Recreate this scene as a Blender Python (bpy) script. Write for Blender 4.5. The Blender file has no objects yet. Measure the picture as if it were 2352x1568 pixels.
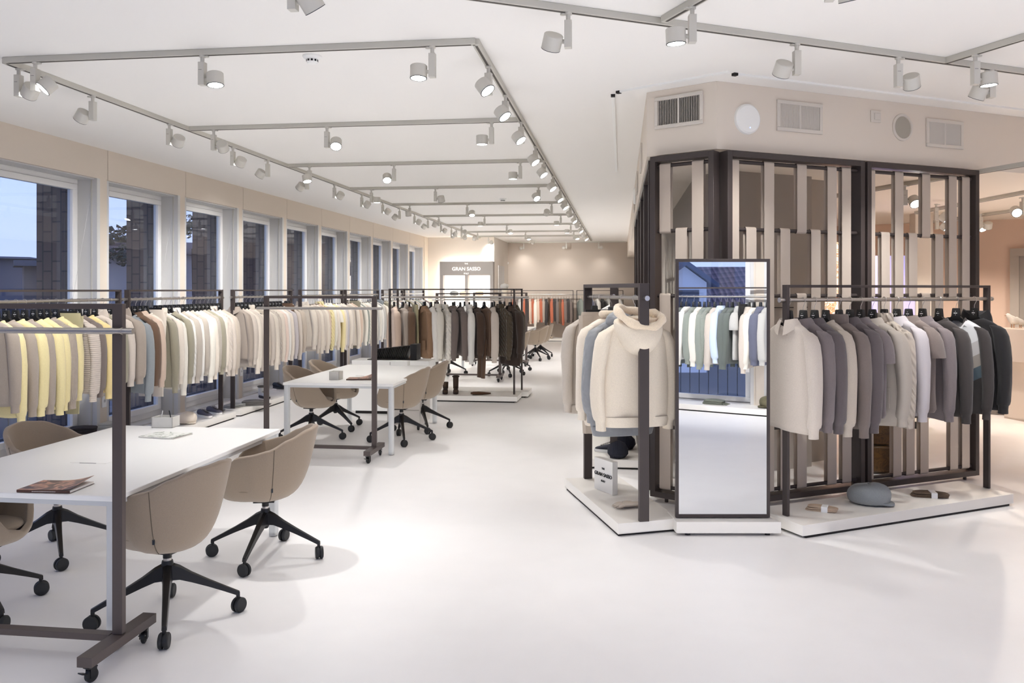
import bpy, bmesh, math, random
from mathutils import Vector, Matrix, Euler
PI = math.pi
R = math.radians
SC = bpy.context.scene
COL = SC.collection
random.seed(11)

# ------------------------------------------------------------------ camera
F, CX, HY, H = 1880.0, 1176.0, 665.0, 1.72
YAW = math.atan((1424 - CX) / F)
CA, SA = math.cos(YAW), math.sin(YAW)
cd = bpy.data.cameras.new('camera'); cam = bpy.data.objects.new('camera', cd); COL.objects.link(cam)
cam.location = (0, 0, H); cam.rotation_euler = (PI / 2, 0, YAW)
cd.sensor_width = 36; cd.lens = 36 * F / 2352; cd.shift_y = -(784 - HY) / 2352
cd.clip_start = 0.05; cd.clip_end = 300
SC.camera = cam
# ------------------------------------------------------------------ view and world
SC.view_settings.view_transform = 'Standard'; SC.view_settings.look = 'None'
SC.view_settings.gamma = 1; SC.view_settings.use_curve_mapping = False
SC.view_settings.exposure = 1.2
SC.cycles.diffuse_bounces = 10; SC.cycles.max_bounces = 16
SPOT_W = 62.0
def added_fill(x, y, z, sx, sy, e, up=True, col=(.985, .99, 1)):  # added unseen fill lights facing up, standing in for bounce off the floor
    ld = bpy.data.lights.new('added_fill_light', 'AREA'); ld.shape = 'RECTANGLE'; ld.size = sx; ld.size_y = sy; ld.energy = e; ld.color = col
    o = bpy.data.objects.new('added_fill_light', ld); COL.objects.link(o); o.location = (x, y, z); o.rotation_euler = (PI if up else 0, 0, 0); o.visible_glossy = False; o.visible_camera = False
added_fill(-1.8, 6.5, .02, 6.5, 12, 62); added_fill(-2.5, 19, .02, 5, 13, 50); added_fill(2.5, 3.0, .02, 5, 5, 27); added_fill(5, 10, .02, 4, 5, 24, col=(1, .9, .8))
W = bpy.data.worlds.new('world'); SC.world = W; W.use_nodes = True
wn = W.node_tree.nodes; wl = W.node_tree.links
tc = wn.new('ShaderNodeTexCoord'); sp = wn.new('ShaderNodeSeparateXYZ'); rp = wn.new('ShaderNodeValToRGB')
nz = wn.new('ShaderNodeTexNoise'); nz.inputs['Scale'].default_value = 2.2; nz.inputs['Detail'].default_value = 5
mp = wn.new('ShaderNodeMapping'); mp.inputs['Scale'].default_value = (1, 1, 5)
mx = wn.new('ShaderNodeMixRGB'); mx.inputs['Fac'].default_value = 0.35; mx.blend_type = 'SOFT_LIGHT'
wl.new(tc.outputs['Generated'], sp.inputs[0]); wl.new(sp.outputs['Z'], rp.inputs['Fac'])
wl.new(tc.outputs['Generated'], mp.inputs[0]); wl.new(mp.outputs[0], nz.inputs['Vector'])
rp.color_ramp.elements[0].position = 0.0; rp.color_ramp.elements[0].color = (0.44, 0.49, 0.70, 1)
rp.color_ramp.elements[1].position = 0.6; rp.color_ramp.elements[1].color = (0.15, 0.22, 0.46, 1)
e_ = rp.color_ramp.elements.new(0.15); e_.color = (0.36, 0.44, 0.70, 1)
wl.new(rp.outputs['Color'], mx.inputs[1]); wl.new(nz.outputs['Fac'], mx.inputs[2])
wl.new(mx.outputs[0], wn['Background'].inputs['Color']); wn['Background'].inputs['Strength'].default_value = .95


# ------------------------------------------------------------------ measuring helpers (pixel of the photograph -> world point)
def at(px, py, Z):
    u = (px - CX) / F; v = (HY - py) / F
    return Vector((Z * (-SA + u * CA), Z * (CA + u * SA), H + Z * v))
def atz(px, py, h): return at(px, py, F * (h - H) / (HY - py))
def aty(px, py, Y): return at(px, py, Y / (CA + (px - CX) / F * SA))
def atx(px, py, X): return at(px, py, X / (-SA + (px - CX) / F * CA))
def cam2w(x, Z): return Vector((-SA * Z + CA * x, CA * Z + SA * x, 0))


# ------------------------------------------------------------------ materials
def s2l(c): return tuple((x / 255 / 12.92) if x <= 10 else ((x / 255 + 0.055) / 1.055) ** 2.4 for x in c)
MATS = {}
def mat(name, rgb, rough=0.6, metal=0.0, bump=None, scale=200, strength=0.15, var=0.0, spec=0.5, emit=None, coat=0, sheen=0):
    if name in MATS: return MATS[name]
    m = bpy.data.materials.new(name); m.use_nodes = True; n = m.node_tree.nodes; l = m.node_tree.links
    b = n['Principled BSDF']; c = s2l(rgb) + (1,)
    b.inputs['Base Color'].default_value = c; b.inputs['Roughness'].default_value = rough
    b.inputs['Metallic'].default_value = metal; b.inputs['Specular IOR Level'].default_value = spec
    if coat: b.inputs['Coat Weight'].default_value = coat
    if sheen: b.inputs['Sheen Weight'].default_value = sheen; b.inputs['Sheen Roughness'].default_value = 0.5
    if emit: b.inputs['Emission Color'].default_value = s2l(rgb) + (1,); b.inputs['Emission Strength'].default_value = emit
    t = n.new('ShaderNodeTexCoord')
    if var:
        v = n.new('ShaderNodeTexNoise'); v.inputs['Scale'].default_value = scale * 1.3; v.inputs['Detail'].default_value = 3
        mr = n.new('ShaderNodeMapRange'); mr.inputs['From Min'].default_value = 0.3; mr.inputs['From Max'].default_value = 0.7
        mr.inputs['To Min'].default_value = 1 - var; mr.inputs['To Max'].default_value = 1 + var
        h = n.new('ShaderNodeHueSaturation'); h.inputs['Color'].default_value = c
        l.new(t.outputs['Object'], v.inputs['Vector']); l.new(v.outputs['Fac'], mr.inputs['Value'])
        l.new(mr.outputs['Result'], h.inputs['Value']); l.new(h.outputs['Color'], b.inputs['Base Color'])
    if bump:
        bp = n.new('ShaderNodeBump'); bp.inputs['Strength'].default_value = strength; bp.inputs['Distance'].default_value = 0.004
        if bump == 'noise':
            x = n.new('ShaderNodeTexNoise'); x.inputs['Scale'].default_value = scale; x.inputs['Detail'].default_value = 2
            l.new(t.outputs['Object'], x.inputs['Vector']); l.new(x.outputs['Fac'], bp.inputs['Height'])
        elif bump in ('rib', 'hrib'):
            x = n.new('ShaderNodeTexWave'); x.inputs['Scale'].default_value = scale; x.bands_direction = 'X' if bump == 'rib' else 'Z'
            x.inputs['Distortion'].default_value = 0.4
            l.new(t.outputs['Object'], x.inputs['Vector']); l.new(x.outputs['Fac'], bp.inputs['Height'])
        elif bump == 'cable':
            x = n.new('ShaderNodeTexWave'); x.inputs['Scale'].default_value = 9; x.bands_direction = 'DIAGONAL'; x.inputs['Distortion'].default_value = 0
            y = n.new('ShaderNodeTexWave'); y.inputs['Scale'].default_value = 7; y.bands_direction = 'X'
            k = n.new('ShaderNodeMath'); k.operation = 'MULTIPLY'
            l.new(t.outputs['Object'], x.inputs['Vector']); l.new(t.outputs['Object'], y.inputs['Vector'])
            l.new(x.outputs['Fac'], k.inputs[0]); l.new(y.outputs['Fac'], k.inputs[1]); l.new(k.outputs[0], bp.inputs['Height'])
            bp.inputs['Distance'].default_value = 0.02
        l.new(bp.outputs['Normal'], b.inputs['Normal'])
    MATS[name] = m
    return m

M_FLOOR = mat('floor_resin', (236, 234, 233), 0.42, bump='noise', scale=3, strength=0.03, var=0.012, spec=0.3)
M_CEIL = mat('ceiling_paint', (240, 238, 235), 0.85, spec=0.2)
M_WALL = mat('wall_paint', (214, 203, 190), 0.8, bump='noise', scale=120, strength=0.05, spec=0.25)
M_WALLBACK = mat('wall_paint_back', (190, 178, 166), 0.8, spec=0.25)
M_PEACH = mat('wall_paint_peach', (212, 186, 168), 0.8, spec=0.2)
M_WINFR = mat('window_white', (236, 235, 234), 0.5)
M_JAMB = mat('window_jamb', (204, 203, 202), 0.6)
M_TRACK = mat('track_grey', (196, 193, 184), 0.5)
M_TRACKSLOT = mat('track_slot', (90, 85, 80), 0.7)
M_LAMP = mat('lamp_grey', (205, 202, 194), 0.45, bump='noise', scale=900, strength=0.05)
M_LENS = mat('lamp_lens', (255, 252, 246), 0.3, emit=9)
M_BEZ = mat('lamp_bezel', (40, 45, 52), 0.3)
M_METAL = mat('dark_bronze_metal', (66, 58, 56), 0.42, bump='noise', scale=900, strength=0.06, spec=0.4)
M_METAL2 = mat('dark_bronze_metal_mobile', (84, 74, 71), 0.45, bump='noise', scale=900, strength=0.06, spec=0.4)
M_STEEL = mat('brushed_steel', (205, 200, 195), 0.28, 1.0)
M_PLAT = mat('platform_white', (226, 222, 216), 0.5)
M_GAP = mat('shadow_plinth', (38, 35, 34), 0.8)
M_TABLE = mat('table_white', (238, 237, 234), 0.32)
M_TLEG = mat('table_leg_grey', (205, 207, 208), 0.4, 0.15)
M_CHAIR = mat('chair_wool', (146, 130, 113), 0.9, bump='noise', scale=500, strength=0.35, var=0.16, sheen=0.2)
M_BLACK = mat('black_alu', (22, 21, 23), 0.35, spec=0.5)
M_RUBBER = mat('caster_black', (30, 31, 33), 0.55)
M_HANG = mat('hanger_black', (18, 18, 19), 0.42)
M_HANGW = mat('hanger_white', (225, 222, 216), 0.5)
M_WHITE = mat('plain_white', (240, 240, 238), 0.5)
M_STRIP = mat('screen_strap', (186, 173, 160), 0.72, bump='noise', scale=500, strength=0.12, var=0.03)
M_SOFF = mat('soffit_paint', (222, 212, 200), 0.8, bump='noise', scale=150, strength=0.05, spec=0.2)
M_CORE = mat('core_panel_grey', (168, 160, 150), 0.6)
M_VENT = mat('vent_white', (212, 205, 196), 0.5)
M_VENTD = mat('vent_dark', (52, 46, 42), 0.8)

def glass_mat():
    m = bpy.data.materials.new('window_glass'); m.use_nodes = True; n = m.node_tree.nodes; l = m.node_tree.links
    n.remove(n['Principled BSDF']); o = n['Material Output']
    a = n.new('ShaderNodeBsdfTransparent'); a.inputs[0].default_value = (0.86, 0.9, 0.96, 1)
    g = n.new('ShaderNodeBsdfGlossy'); g.inputs['Roughness'].default_value = 0.01
    lw = n.new('ShaderNodeLayerWeight'); lw.inputs['Blend'].default_value = .5; pw5 = n.new('ShaderNodeMath'); pw5.operation = 'POWER'; pw5.inputs[1].default_value = 4.0
    f = n.new('ShaderNodeMath'); f.operation = 'MULTIPLY_ADD'; f.inputs[1].default_value = .8; f.inputs[2].default_value = .05
    l.new(lw.outputs['Facing'], pw5.inputs[0]); l.new(pw5.outputs[0], f.inputs[0])
    k = n.new('ShaderNodeMixShader'); l.new(f.outputs[0], k.inputs[0]); l.new(a.outputs[0], k.inputs[1]); l.new(g.outputs[0], k.inputs[2])
    l.new(k.outputs[0], o.inputs['Surface']); return m
M_GLASS = glass_mat()
M_MIRROR = mat('mirror_silver', (238, 240, 242), 0.004, 1.0)


# ------------------------------------------------------------------ mesh building
class MB:
    def __init__(s): s.v = []; s.f = []
    def add(s, vs, fs):
        o = len(s.v); s.v += [tuple(v) for v in vs]; s.f += [tuple(i + o for i in f) for f in fs]; return s
    def box(s, c, d, rz=0, M=None):
        x, y, z = d[0] / 2, d[1] / 2, d[2] / 2
        vs = [Vector((a * x, b * y, e * z)) for a, b, e in ((-1,-1,-1),(1,-1,-1),(1,1,-1),(-1,1,-1),(-1,-1,1),(1,-1,1),(1,1,1),(-1,1,1))]
        r = Matrix.Rotation(rz, 3, 'Z') if M is None else M
        vs = [r @ v + Vector(c) for v in vs]
        return s.add(vs, [(0,3,2,1),(4,5,6,7),(0,1,5,4),(1,2,6,5),(2,3,7,6),(3,0,4,7)])
    def box2(s, a, b):
        return s.box([(a[i] + b[i]) / 2 for i in range(3)], [abs(b[i] - a[i]) for i in range(3)])
    def loft(s, rings, cap0=True, cap1=True, closed=True):
        n = len(rings[0]); vs = [p for r in rings for p in r]; fs = []
        for i in range(len(rings) - 1):
            for j in range(n if closed else n - 1):
                k = (j + 1) % n
                fs.append((i*n + j, i*n + k, (i+1)*n + k, (i+1)*n + j))
        if cap0: fs.append(tuple(range(n - 1, -1, -1)))
        if cap1: fs.append(tuple((len(rings) - 1)*n + j for j in range(n)))
        return s.add(vs, fs)
    def tube(s, pts, r, n=10, cap=True, closed=False):
        pts = [Vector(p) for p in pts]; rs = r if isinstance(r, (list, tuple)) else [r] * len(pts)
        rings = []; up = None
        for i, p in enumerate(pts):
            a = pts[i - 1] if i else (pts[-1] if closed else p); b = pts[(i + 1) % len(pts)] if (i < len(pts) - 1 or closed) else p
            t = (b - a).normalized()
            if up is None:
                up = Vector((0, 0, 1)) if abs(t.z) < 0.9 else Vector((0, 1, 0))
            sx = t.cross(up)
            if sx.length < 1e-4: sx = t.cross(Vector((1, 0, 0)))
            sx.normalize(); up = sx.cross(t).normalized()
            rings.append([p + rs[i] * (math.cos(q) * sx + math.sin(q) * up) for q in [2 * PI * j / n for j in range(n)]])
        if closed: rings.append(rings[0]); cap = False
        return s.loft(rings, cap, cap)
    def cyl(s, a, b, r, n=16, r2=None): return s.tube([a, b], [r, r if r2 is None else r2], n)
    def lathe(s, prof, n=24, c=(0, 0, 0), axis='Z', cap=True):
        rings = []
        for rr, z in prof:
            ring = []
            for j in range(n):
                q = 2 * PI * j / n; p = (rr * math.cos(q), rr * math.sin(q), z)
                if axis == 'Y': p = (p[0], -p[2], p[1])
                if axis == 'X': p = (p[2], p[0], p[1])
                ring.append(Vector(p) + Vector(c))
            rings.append(ring)
        return s.loft(rings, cap, cap)
    def prism(s, pts, z0, z1):
        n = len(pts); return s.loft([[(x, y, z0) for x, y in pts], [(x, y, z1) for x, y in pts]])
    def mesh(s, name, m=None, smooth=True, ang=0.65):
        me = bpy.data.meshes.new(name); me.from_pydata([tuple(v) for v in s.v], [], s.f)
        if m: me.materials.append(m)
        bm = bmesh.new(); bm.from_mesh(me); bmesh.ops.recalc_face_normals(bm, faces=bm.faces); bm.to_mesh(me); bm.free()
        if smooth:
            me.shade_smooth(); me.set_sharp_from_angle(angle=ang)
        me.update(); return me

def O(name, me, parent=None, loc=(0, 0, 0), rz=0, m=None, rot=None, bevel=0, sub=0):
    if isinstance(me, MB): me = me.mesh(name, m); m = None
    o = bpy.data.objects.new(name, me); COL.objects.link(o); o.location = loc
    o.rotation_euler = rot if rot else (0, 0, rz)
    if parent: o.parent = parent
    if m is not None:
        if not me.materials: me.materials.append(m)
        o.material_slots[0].link = 'OBJECT'; o.material_slots[0].material = m
    if bevel:
        b = o.modifiers.new('bevel', 'BEVEL'); b.width = bevel; b.segments = 2; b.limit_method = 'ANGLE'; b.angle_limit = 0.7
    if sub:
        b = o.modifiers.new('sub', 'SUBSURF'); b.levels = sub; b.render_levels = sub
    return o
def tag(o, label=None, cat=None, group=None, kind=None):
    if label: o['label'] = label
    if cat: o['category'] = cat
    if group: o['group'] = group
    if kind: o['kind'] = kind
    return o
def thing(name, label, cat, loc=(0, 0, 0), rz=0, group=None):
    e = bpy.data.objects.new(name, None); COL.objects.link(e); e.location = loc; e.rotation_euler = (0, 0, rz); e.empty_display_size = 0.1
    return tag(e, label, cat, group)
def struct(name, mb, m, label=None, bevel=0):
    o = O(name, mb, m=m, bevel=bevel); o['kind'] = 'structure'
    if label: o['label'] = label
    return o
ORD = ['zero', 'first', 'second', 'third', 'fourth', 'fifth', 'sixth', 'seventh', 'eighth', 'ninth', 'tenth', 'eleventh', 'twelfth', 'thirteenth',
       'fourteenth', 'fifteenth', 'sixteenth', 'seventeenth', 'eighteenth', 'nineteenth', 'twentieth', 'twenty-first', 'twenty-second', 'twenty-third', 'twenty-fourth']

# ================================================================== SETTING
CH, SH = 3.35, 2.82           # ceiling, soffit underside
# mirror-reflected wall beside the camera (line in camera coordinates -> world)
Z_M = 5.80
PW0 = cam2w(0.30, -0.95 - 0.75); _d = cam2w(1.0, 0.58); WD = _d.normalized(); WN = Vector((-WD.y, WD.x, 0))   # WN points into the room
def wallpt(s, off=0, z=0): p = PW0 + WD * s + WN * off; return Vector((p.x, p.y, z))
_a, _b = wallpt(-9.3, -.34), wallpt(15.6, -.34)
RP = [(-6.6, _a.y - .1), (_a.x, _a.y), (_b.x, _b.y), (13, _b.y), (13, 29), (-6.6, 29)]
fl = MB(); fl.prism(RP, -.2, 0); struct('floor', fl, M_FLOOR)
ce = MB(); ce.prism(RP, CH, CH + .2); struct('ceiling', ce, M_CEIL)
# bulkhead round the island (lower ceiling behind it)
bk = [(0.25, 28.3), (0.22, 6.86), (0.75, 6.55)]
q0 = Vector((0.75, 6.55)); qd = Vector((3.05, 1.77)).normalized(); q1 = q0 + qd * 11.5
bk += [(q1.x, q1.y), (q1.x, 28.3)]
so = MB(); so.prism(bk, SH, CH - 0.001); struct('trim_1', so, M_SOFF, 'beige bulkhead over the strap screens')
cv = MB()
def offs(k): return [(0.22 - k, 28.2), (0.22 - k, 6.86 - k * 0.6), (0.75 + k * .05, 6.55 - k * 1.05), (q1.x + k * .5, q1.y - k * .87)]
# slim linear profile on the ceiling beside the bulkhead
for a, b, nm in ((atz(1408, 217, CH), atz(1416, 392, CH), 2), (atz(1421, 209, CH), atz(1674, 163, CH), 3), (atz(1688, 168, CH), atz(2352, 251, CH), 4)):
    t = MB(); d = (b - a); c = (a + b) / 2; an = math.atan2(d.y, d.x)
    t.box((c.x, c.y, CH - 0.008), (d.length, 0.03, 0.016), an); struct('trim_%d' % nm, t, M_WHITE, 'slim white linear profile on the ceiling')
    t = MB(); t.box((a.x, a.y, CH - 0.01), (0.035, 0.035, 0.02), an)
    struct('trim_%d' % (nm + 20), t, M_GAP)

# ---- walls
XW, PITCH, YJ = -5.95, 1.735, 7.155 - 1.735 * 6
NB = 16
def window_bay(P, idx, first, wallname, fins=True):
    """P(s,off,z): s along wall, off into room (negative = outside)"""
    def bx(mb, s0, s1, o0, o1, z0, z1):
        c = [P(s0, o0, z0), P(s1, o0, z0), P(s1, o1, z0), P(s0, o1, z0)]; d = [Vector((v.x, v.y, z1)) for v in c]
        mb.add(c + d, [(0,3,2,1),(4,5,6,7),(0,1,5,4),(1,2,6,5),(2,3,7,6),(3,0,4,7)])
    w = PITCH
    e = bpy.data.objects.new('window_%d' % idx, None); COL.objects.link(e); e['kind'] = 'structure'
    e['label'] = 'full-height white framed window of the %s' % wallname
    m = MB(); a, b = 0.05, w - 0.2
    bx(m, a, b, -0.31, -0.24, 2.93, 3.0); bx(m, a, b, -0.31, -0.24, 0.02, 0.10)
    bx(m, a, a + .05, -0.31, -0.24, 0.10, 2.93); bx(m, b - .05, b, -0.31, -0.24, 0.10, 2.93)
    O('window_frame', m, e, m=M_WINFR, bevel=0.004)
    m = MB(); a2, b2 = a + .05, b - .05
    bx(m, a2, b2, -0.285, -0.215, 2.86, 2.925); bx(m, a2, b2, -0.285, -0.215, 0.105, 0.175)
    bx(m, a2, a2 + .07, -0.285, -0.215, .175, 2.86); bx(m, b2 - .07, b2, -0.285, -0.215, .175, 2.86)
    O('window_sash', m, e, m=M_WINFR, bevel=0.005)
    m = MB(); bx(m, a2 + .07, b2 - .07, -0.255, -0.249, .175, 2.86); O('window_pane', m, e, m=M_GLASS)
    m = MB()
    p = P(b2 - .035, -0.2, 1.05); m.cyl(p, p + Vector((0, 0, .12)), .009, 10); m.cyl(P(b2 - .035, -.215, 1.11), P(b2 - .035, -.19, 1.11), .012, 10)
    O('window_handle', m, e, m=M_WINFR)
    # jambs, head, guide rail of the blind
    m = MB(); bx(m, b, w - .145, -0.31, 0.0, 0, 3.0); bx(m, 0, .05, -0.31, -.02, 0, 3.0); bx(m, .05, b, -.235, -.03, 2.985, 2.999)
    bx(m, .05, b, -0.31, -0.02, 0.0, 0.02)
    O('window_jamb', m, e, m=M_JAMB)
    m = MB(); bx(m, b - .008, b + .002, -.075, -.06, .02, 2.98); O('blind_guide', m, e, m=M_TRACK)
    m = MB(); m.cyl(P(b - .01, -.045, 2.95), P(b - .25, -.2, 1.2), .0015, 5); O('blind_cord', m, e, m=M_JAMB)
    t = MB(); bx(t, w - .145, w - .03, -.31, .0, 0, 3.0); bx(t, w - .025, w, -.31, -.012, 0, 3.0)
    t2 = struct('trim_%d' % (idx + 100), t, M_WALL, 'narrow beige pier between two windows'); 
    t = MB(); bx(t, .005, w - .005, -.35, 0, 3.0, CH); struct('trim_%d' % (idx + 200), t, M_WALL, 'beige panel above a window')
    # pier outside the glass
    if fins: t = MB(); bx(t, w - .25, w - .09, -.72, -.36, -4.5, CH + 1); t2 = struct('trim_%d' % (idx + 300), t, M_PIER1, 'brick pier outside a window')
    if fins: t = MB(); bx(t, w - .085, w + .22, -.80, -.40, -4.5, CH + 1); struct('trim_%d' % (idx + 400), t, M_PIER2, 'dark metal fin outside a window')
    # railing outside
    t = MB(); bx(t, 0, w, -.53, -.50, 1.02, 1.06); bx(t, 0, w, -.53, -.50, .12, .15)
    for k in range(12): s = w * (k + .5) / 12; bx(t, s - .006, s + .006, -.52, -.51, .15, 1.02)
    struct('trim_%d' % (idx + 500), t, M_RAILB, 'steel railing outside a window')
def brick_mat(name, a, b, c):
    m = bpy.data.materials.new(name); m.use_nodes = True; n = m.node_tree.nodes; l = m.node_tree.links
    t = n.new('ShaderNodeTexCoord'); k = n.new('ShaderNodeMapping'); k.inputs['Rotation'].default_value = (PI / 2, 0, PI / 2)
    br = n.new('ShaderNodeTexBrick'); br.inputs['Color1'].default_value = s2l(a) + (1,); br.inputs['Color2'].default_value = s2l(b) + (1,); br.inputs['Mortar'].default_value = s2l(c) + (1,)
    br.inputs['Scale'].default_value = 2.2; l.new(t.outputs['Object'], k.inputs[0]); l.new(k.outputs[0], br.inputs['Vector'])
    l.new(br.outputs['Color'], n['Principled BSDF'].inputs['Base Color']); n['Principled BSDF'].inputs['Roughness'].default_value = .9
    return m
M_PIER1 = brick_mat('outside_brick', (92, 82, 82), (108, 94, 90), (60, 56, 62))
M_PIER2 = mat('outside_fin', (62, 58, 60), .5, bump='rib', scale=30, strength=.4)
M_RAILB = mat('outside_railing', (40, 46, 62), .5)
for i in range(NB):
    s0 = YJ + PITCH * i
    if s0 > 24.4: break
    window_bay(lambda s, off, z, s0=s0: Vector((XW + off, s0 + s, z)), i + 1, i == 0, 'long window wall')
NBL = i
def vm(px, zv): x = (px - CX) / F * zv; return cam2w(x, 2 * Z_M - zv)
_best = min(((vm(1716, k / 100) - PW0).dot(WN) ** 2, (vm(1716, k / 100) - PW0).dot(WD)) for k in range(1050, 1500))[1]
SO = (_best + .09) % PITCH
for j in range(-3, 6):
    window_bay(lambda s, off, z, j=j: wallpt(SO + PITCH * j - s, off, z), 30 + j, False, 'slanted window wall', False)
# closing walls
w_ = MB(); w_.box2((-6.4, 25.02, 0), (-3.86, 28.4, CH)); struct('wall_back_alcove', w_, mat('wall_warm', (214, 206, 197), .8))
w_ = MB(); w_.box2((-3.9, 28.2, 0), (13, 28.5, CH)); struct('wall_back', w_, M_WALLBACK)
w_ = MB(); w_.box2((-3.86, 25.9, 0), (-3.845, 27.2, 2.5)); struct('door_1', w_, M_JAMB, 'pale door in the side of the alcove')
w_ = MB(); w_.box2((-6.6, 24.56, 0), (-5.95, 25.04, CH)); struct('wall_left_end', w_, M_WALL)
w_ = MB(); w_.box2((-6.6, -9, 0), (-5.95, YJ, CH)); struct('wall_left_near', w_, M_WALL)
w_ = MB(); w_.box2((12.8, 5.5, 0), (13, 28.4, CH)); struct('wall_right_side', w_, M_WALL)
a, b = wallpt(SO - 4 * PITCH, -.2), wallpt(-9, -.2)
w_ = MB(); w_.box(((a.x + b.x) / 2, (a.y + b.y) / 2, CH / 2), ((a - b).length, .1, CH), math.atan2(WD.y, WD.x)); struct('wall_slanted_left', w_, M_WALL)
a, b = wallpt(SO + 5 * PITCH, -.2), wallpt(16, -.2)
w_ = MB(); w_.box(((a.x + b.x) / 2, (a.y + b.y) / 2, CH / 2), ((a - b).length, .1, CH), math.atan2(WD.y, WD.x)); struct('wall_slanted_right', w_, M_WALL)

# ---- far room on the right (peach)
p0, p1 = Vector((3.6, 14.9)), Vector((9.5, 12.2)); pd = (p1 - p0); an = math.atan2(pd.y, pd.x); pc = (p0 + p1) / 2
w_ = MB(); w_.box((pc.x, pc.y, SH / 2), (pd.length, .1, SH), an); struct('wall_peach', w_, M_PEACH)
pn = Vector((pd.y, -pd.x)).normalized()
def pw(t, o=0.06): v = p0 + pd.normalized() * t + pn * o; return v
u_ = (2330 - CX) / F
# door in the peach wall
best = min((abs((lambda v: CX + F * (CA * v.x + SA * v.y) / (-SA * v.x + CA * v.y))(pw(t / 50, .06)) - 2318), t / 50) for t in range(0, 320))[1]
d_ = bpy.data.objects.new('door_2', None); COL.objects.link(d_); d_['kind'] = 'structure'; d_['label'] = 'grey door in the peach wall'
c = pw(best + .62, .07); m = MB(); m.box((c.x, c.y, 1.15), (1.0, .05, 2.2), an); O('door_panel', m, d_, m=mat('door_grey', (150, 142, 134), .5))
m = MB()
for t, wd in ((best + .06, .12), (best + 1.18, .12)):
    c = pw(t, .09); m.box((c.x, c.y, 1.12), (wd, .08, 2.25), an)
c = pw(best + .62, .09); m.box((c.x, c.y, 2.3), (1.24, .08, .12), an); O('door_frame', m, d_, m=mat('door_frame_grey', (168, 158, 148), .5))
# grey mat by the peach wall
t = MB(); c = atz(2215, 935, 0.004); t.box((c.x + .2, c.y - .1, .004), (2.4, 1.1, .008), -.42); tag(O('door_mat', t, m=mat('mat_grey', (110, 104, 100), .95, bump='noise', scale=400)), 'grey floor mat beside the peach wall', 'mat')
# core behind the screens
w_ = MB(); w_.prism([(0.98, 7.75), (1.85, 8.28), (1.85, 8.45), (2.05, 8.6), (1.7, 12), (1.2, 27.8), (0.75, 27.8), (0.72, 8.1)], 0, SH); struct('wall_core', w_, M_CORE)
for k, (a, b) in enumerate((((.99, 7.745), (1.84, 8.265)),)):
    t = MB(); d = Vector(b) - Vector(a); c = (Vector(a) + Vector(b)) / 2
    t.box((c.x + .005, c.y - .01, 1.55), (d.length, .012, .008), math.atan2(d.y, d.x)); struct('trim_90', t, M_GAP)
c = aty(2116, 600, 12.5); t = MB(); t.box((c.x, c.y, SH / 2), (.24, .24, SH)); struct('wall_column', t, M_SOFF)

# ================================================================== TRACKS AND SPOTLIGHTS
TZ = CH - 0.02
def track(a, b, label, z=CH, group='lighting tracks on the ceiling'):
    a = Vector(a[:2]); b = Vector(b[:2]); d = b - a; c = (a + b) / 2; an = math.atan2(d.y, d.x)
    e = thing('lighting_track', label, 'lighting track', (c.x, c.y, z), an, group)
    m = MB(); m.box((0, 0, -.02), (d.length, .045, .04)); O('track_profile', m, e, m=M_TRACK, bevel=.003)
    m = MB(); m.box((0, 0, -.0405), (d.length - .06, .016, .003)); O('track_slot', m, e, m=M_TRACKSLOT)
    return e
YT = [5.24 + 2.46 * k for k in range(9)]
XL, XR = -4.29, -0.93
track((XL, 5.24), (XL, 25.0), 'pale grey lighting track running beside the window wall')
track((XR, 5.24), (XR, 26.9), 'pale grey lighting track running above the aisle')
for k, y in enumerate(YT[:9]):
    if k == 8: y = 24.4
    track((XL, y), (XR, y), 'pale grey crossing track, %s from the camera' % ORD[k + 1])
track((-3.7, 27.75), (0.2, 27.75), 'pale grey lighting track along the far wall')
NT0, NT1 = atz(1150, 0, 3.33), atz(2352, 165, 3.33); ntd = (NT1 - NT0).normalized()
track(NT0 - ntd * 1.6, NT1 + ntd * 3, 'pale grey slanted lighting track in front of the island')
J1, J2 = atz(1525, 45, 3.33), atz(2165, 142, 3.33)
bd = (atz(2352, 85, 3.33) - J2).normalized()
track(J1, J1 + bd * 4, 'pale grey track branching off above the mirror')
track(J2, J2 + bd * 4, 'pale grey track branching off above the island rack')
T0 = at(673, -74, 4.07); track((T0.x - 2.5, T0.y), (T0.x + 1.6, T0.y), 'pale grey track above the first table')
for k, (p, q) in enumerate((((2245, 462), (2352, 442)), ((2245, 495), (2352, 480)), ((2007, 435), (2185, 405)))):
    a, b = atz(*p, SH - .02), atz(*q, SH - .02); d = (b - a).normalized()
    track(a - d * 1.5, b + d * 1.5, ['pale grey track under the lower ceiling near the counter', 'pale grey track under the lower ceiling by the peach wall', 'pale grey track behind the strap screen'][k], SH)

me_ad = MB(); me_ad.cyl((0, 0, 0), (0, 0, -.012), .022, 14); me_ad.cyl((0, 0, -.012), (0, 0, -.05), .013, 12); me_ad.cyl((.03, 0, -.004), (.03, 0, -.012), .016, 12); me_ad = me_ad.mesh('adapter', M_LAMP)
me_bx = MB(); me_bx.box((0, 0, -.125), (.042, .048, .155)); me_bx = me_bx.mesh('driver_box', M_LAMP)
me_sl = MB(); me_sl.box((0, -.0245, -.1), (.014, .001, .002)); me_sl.box((-.012, -.0245, -.1), (.008, .001, .002)); me_sl = me_sl.mesh('slot', M_BEZ)
me_jt = MB(); me_jt.cyl((.02, 0, -.165), (.046, 0, -.165), .013, 12); me_jt = me_jt.mesh('joint', M_LAMP)
me_hd = MB(); me_hd.lathe([(.02, .045), (.052, .045), (.056, .041), (.056, -.04), (.053, -.04), (.05, -.03)], 28, cap=True); me_hd = me_hd.mesh('lamp_head', M_LAMP)
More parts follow.
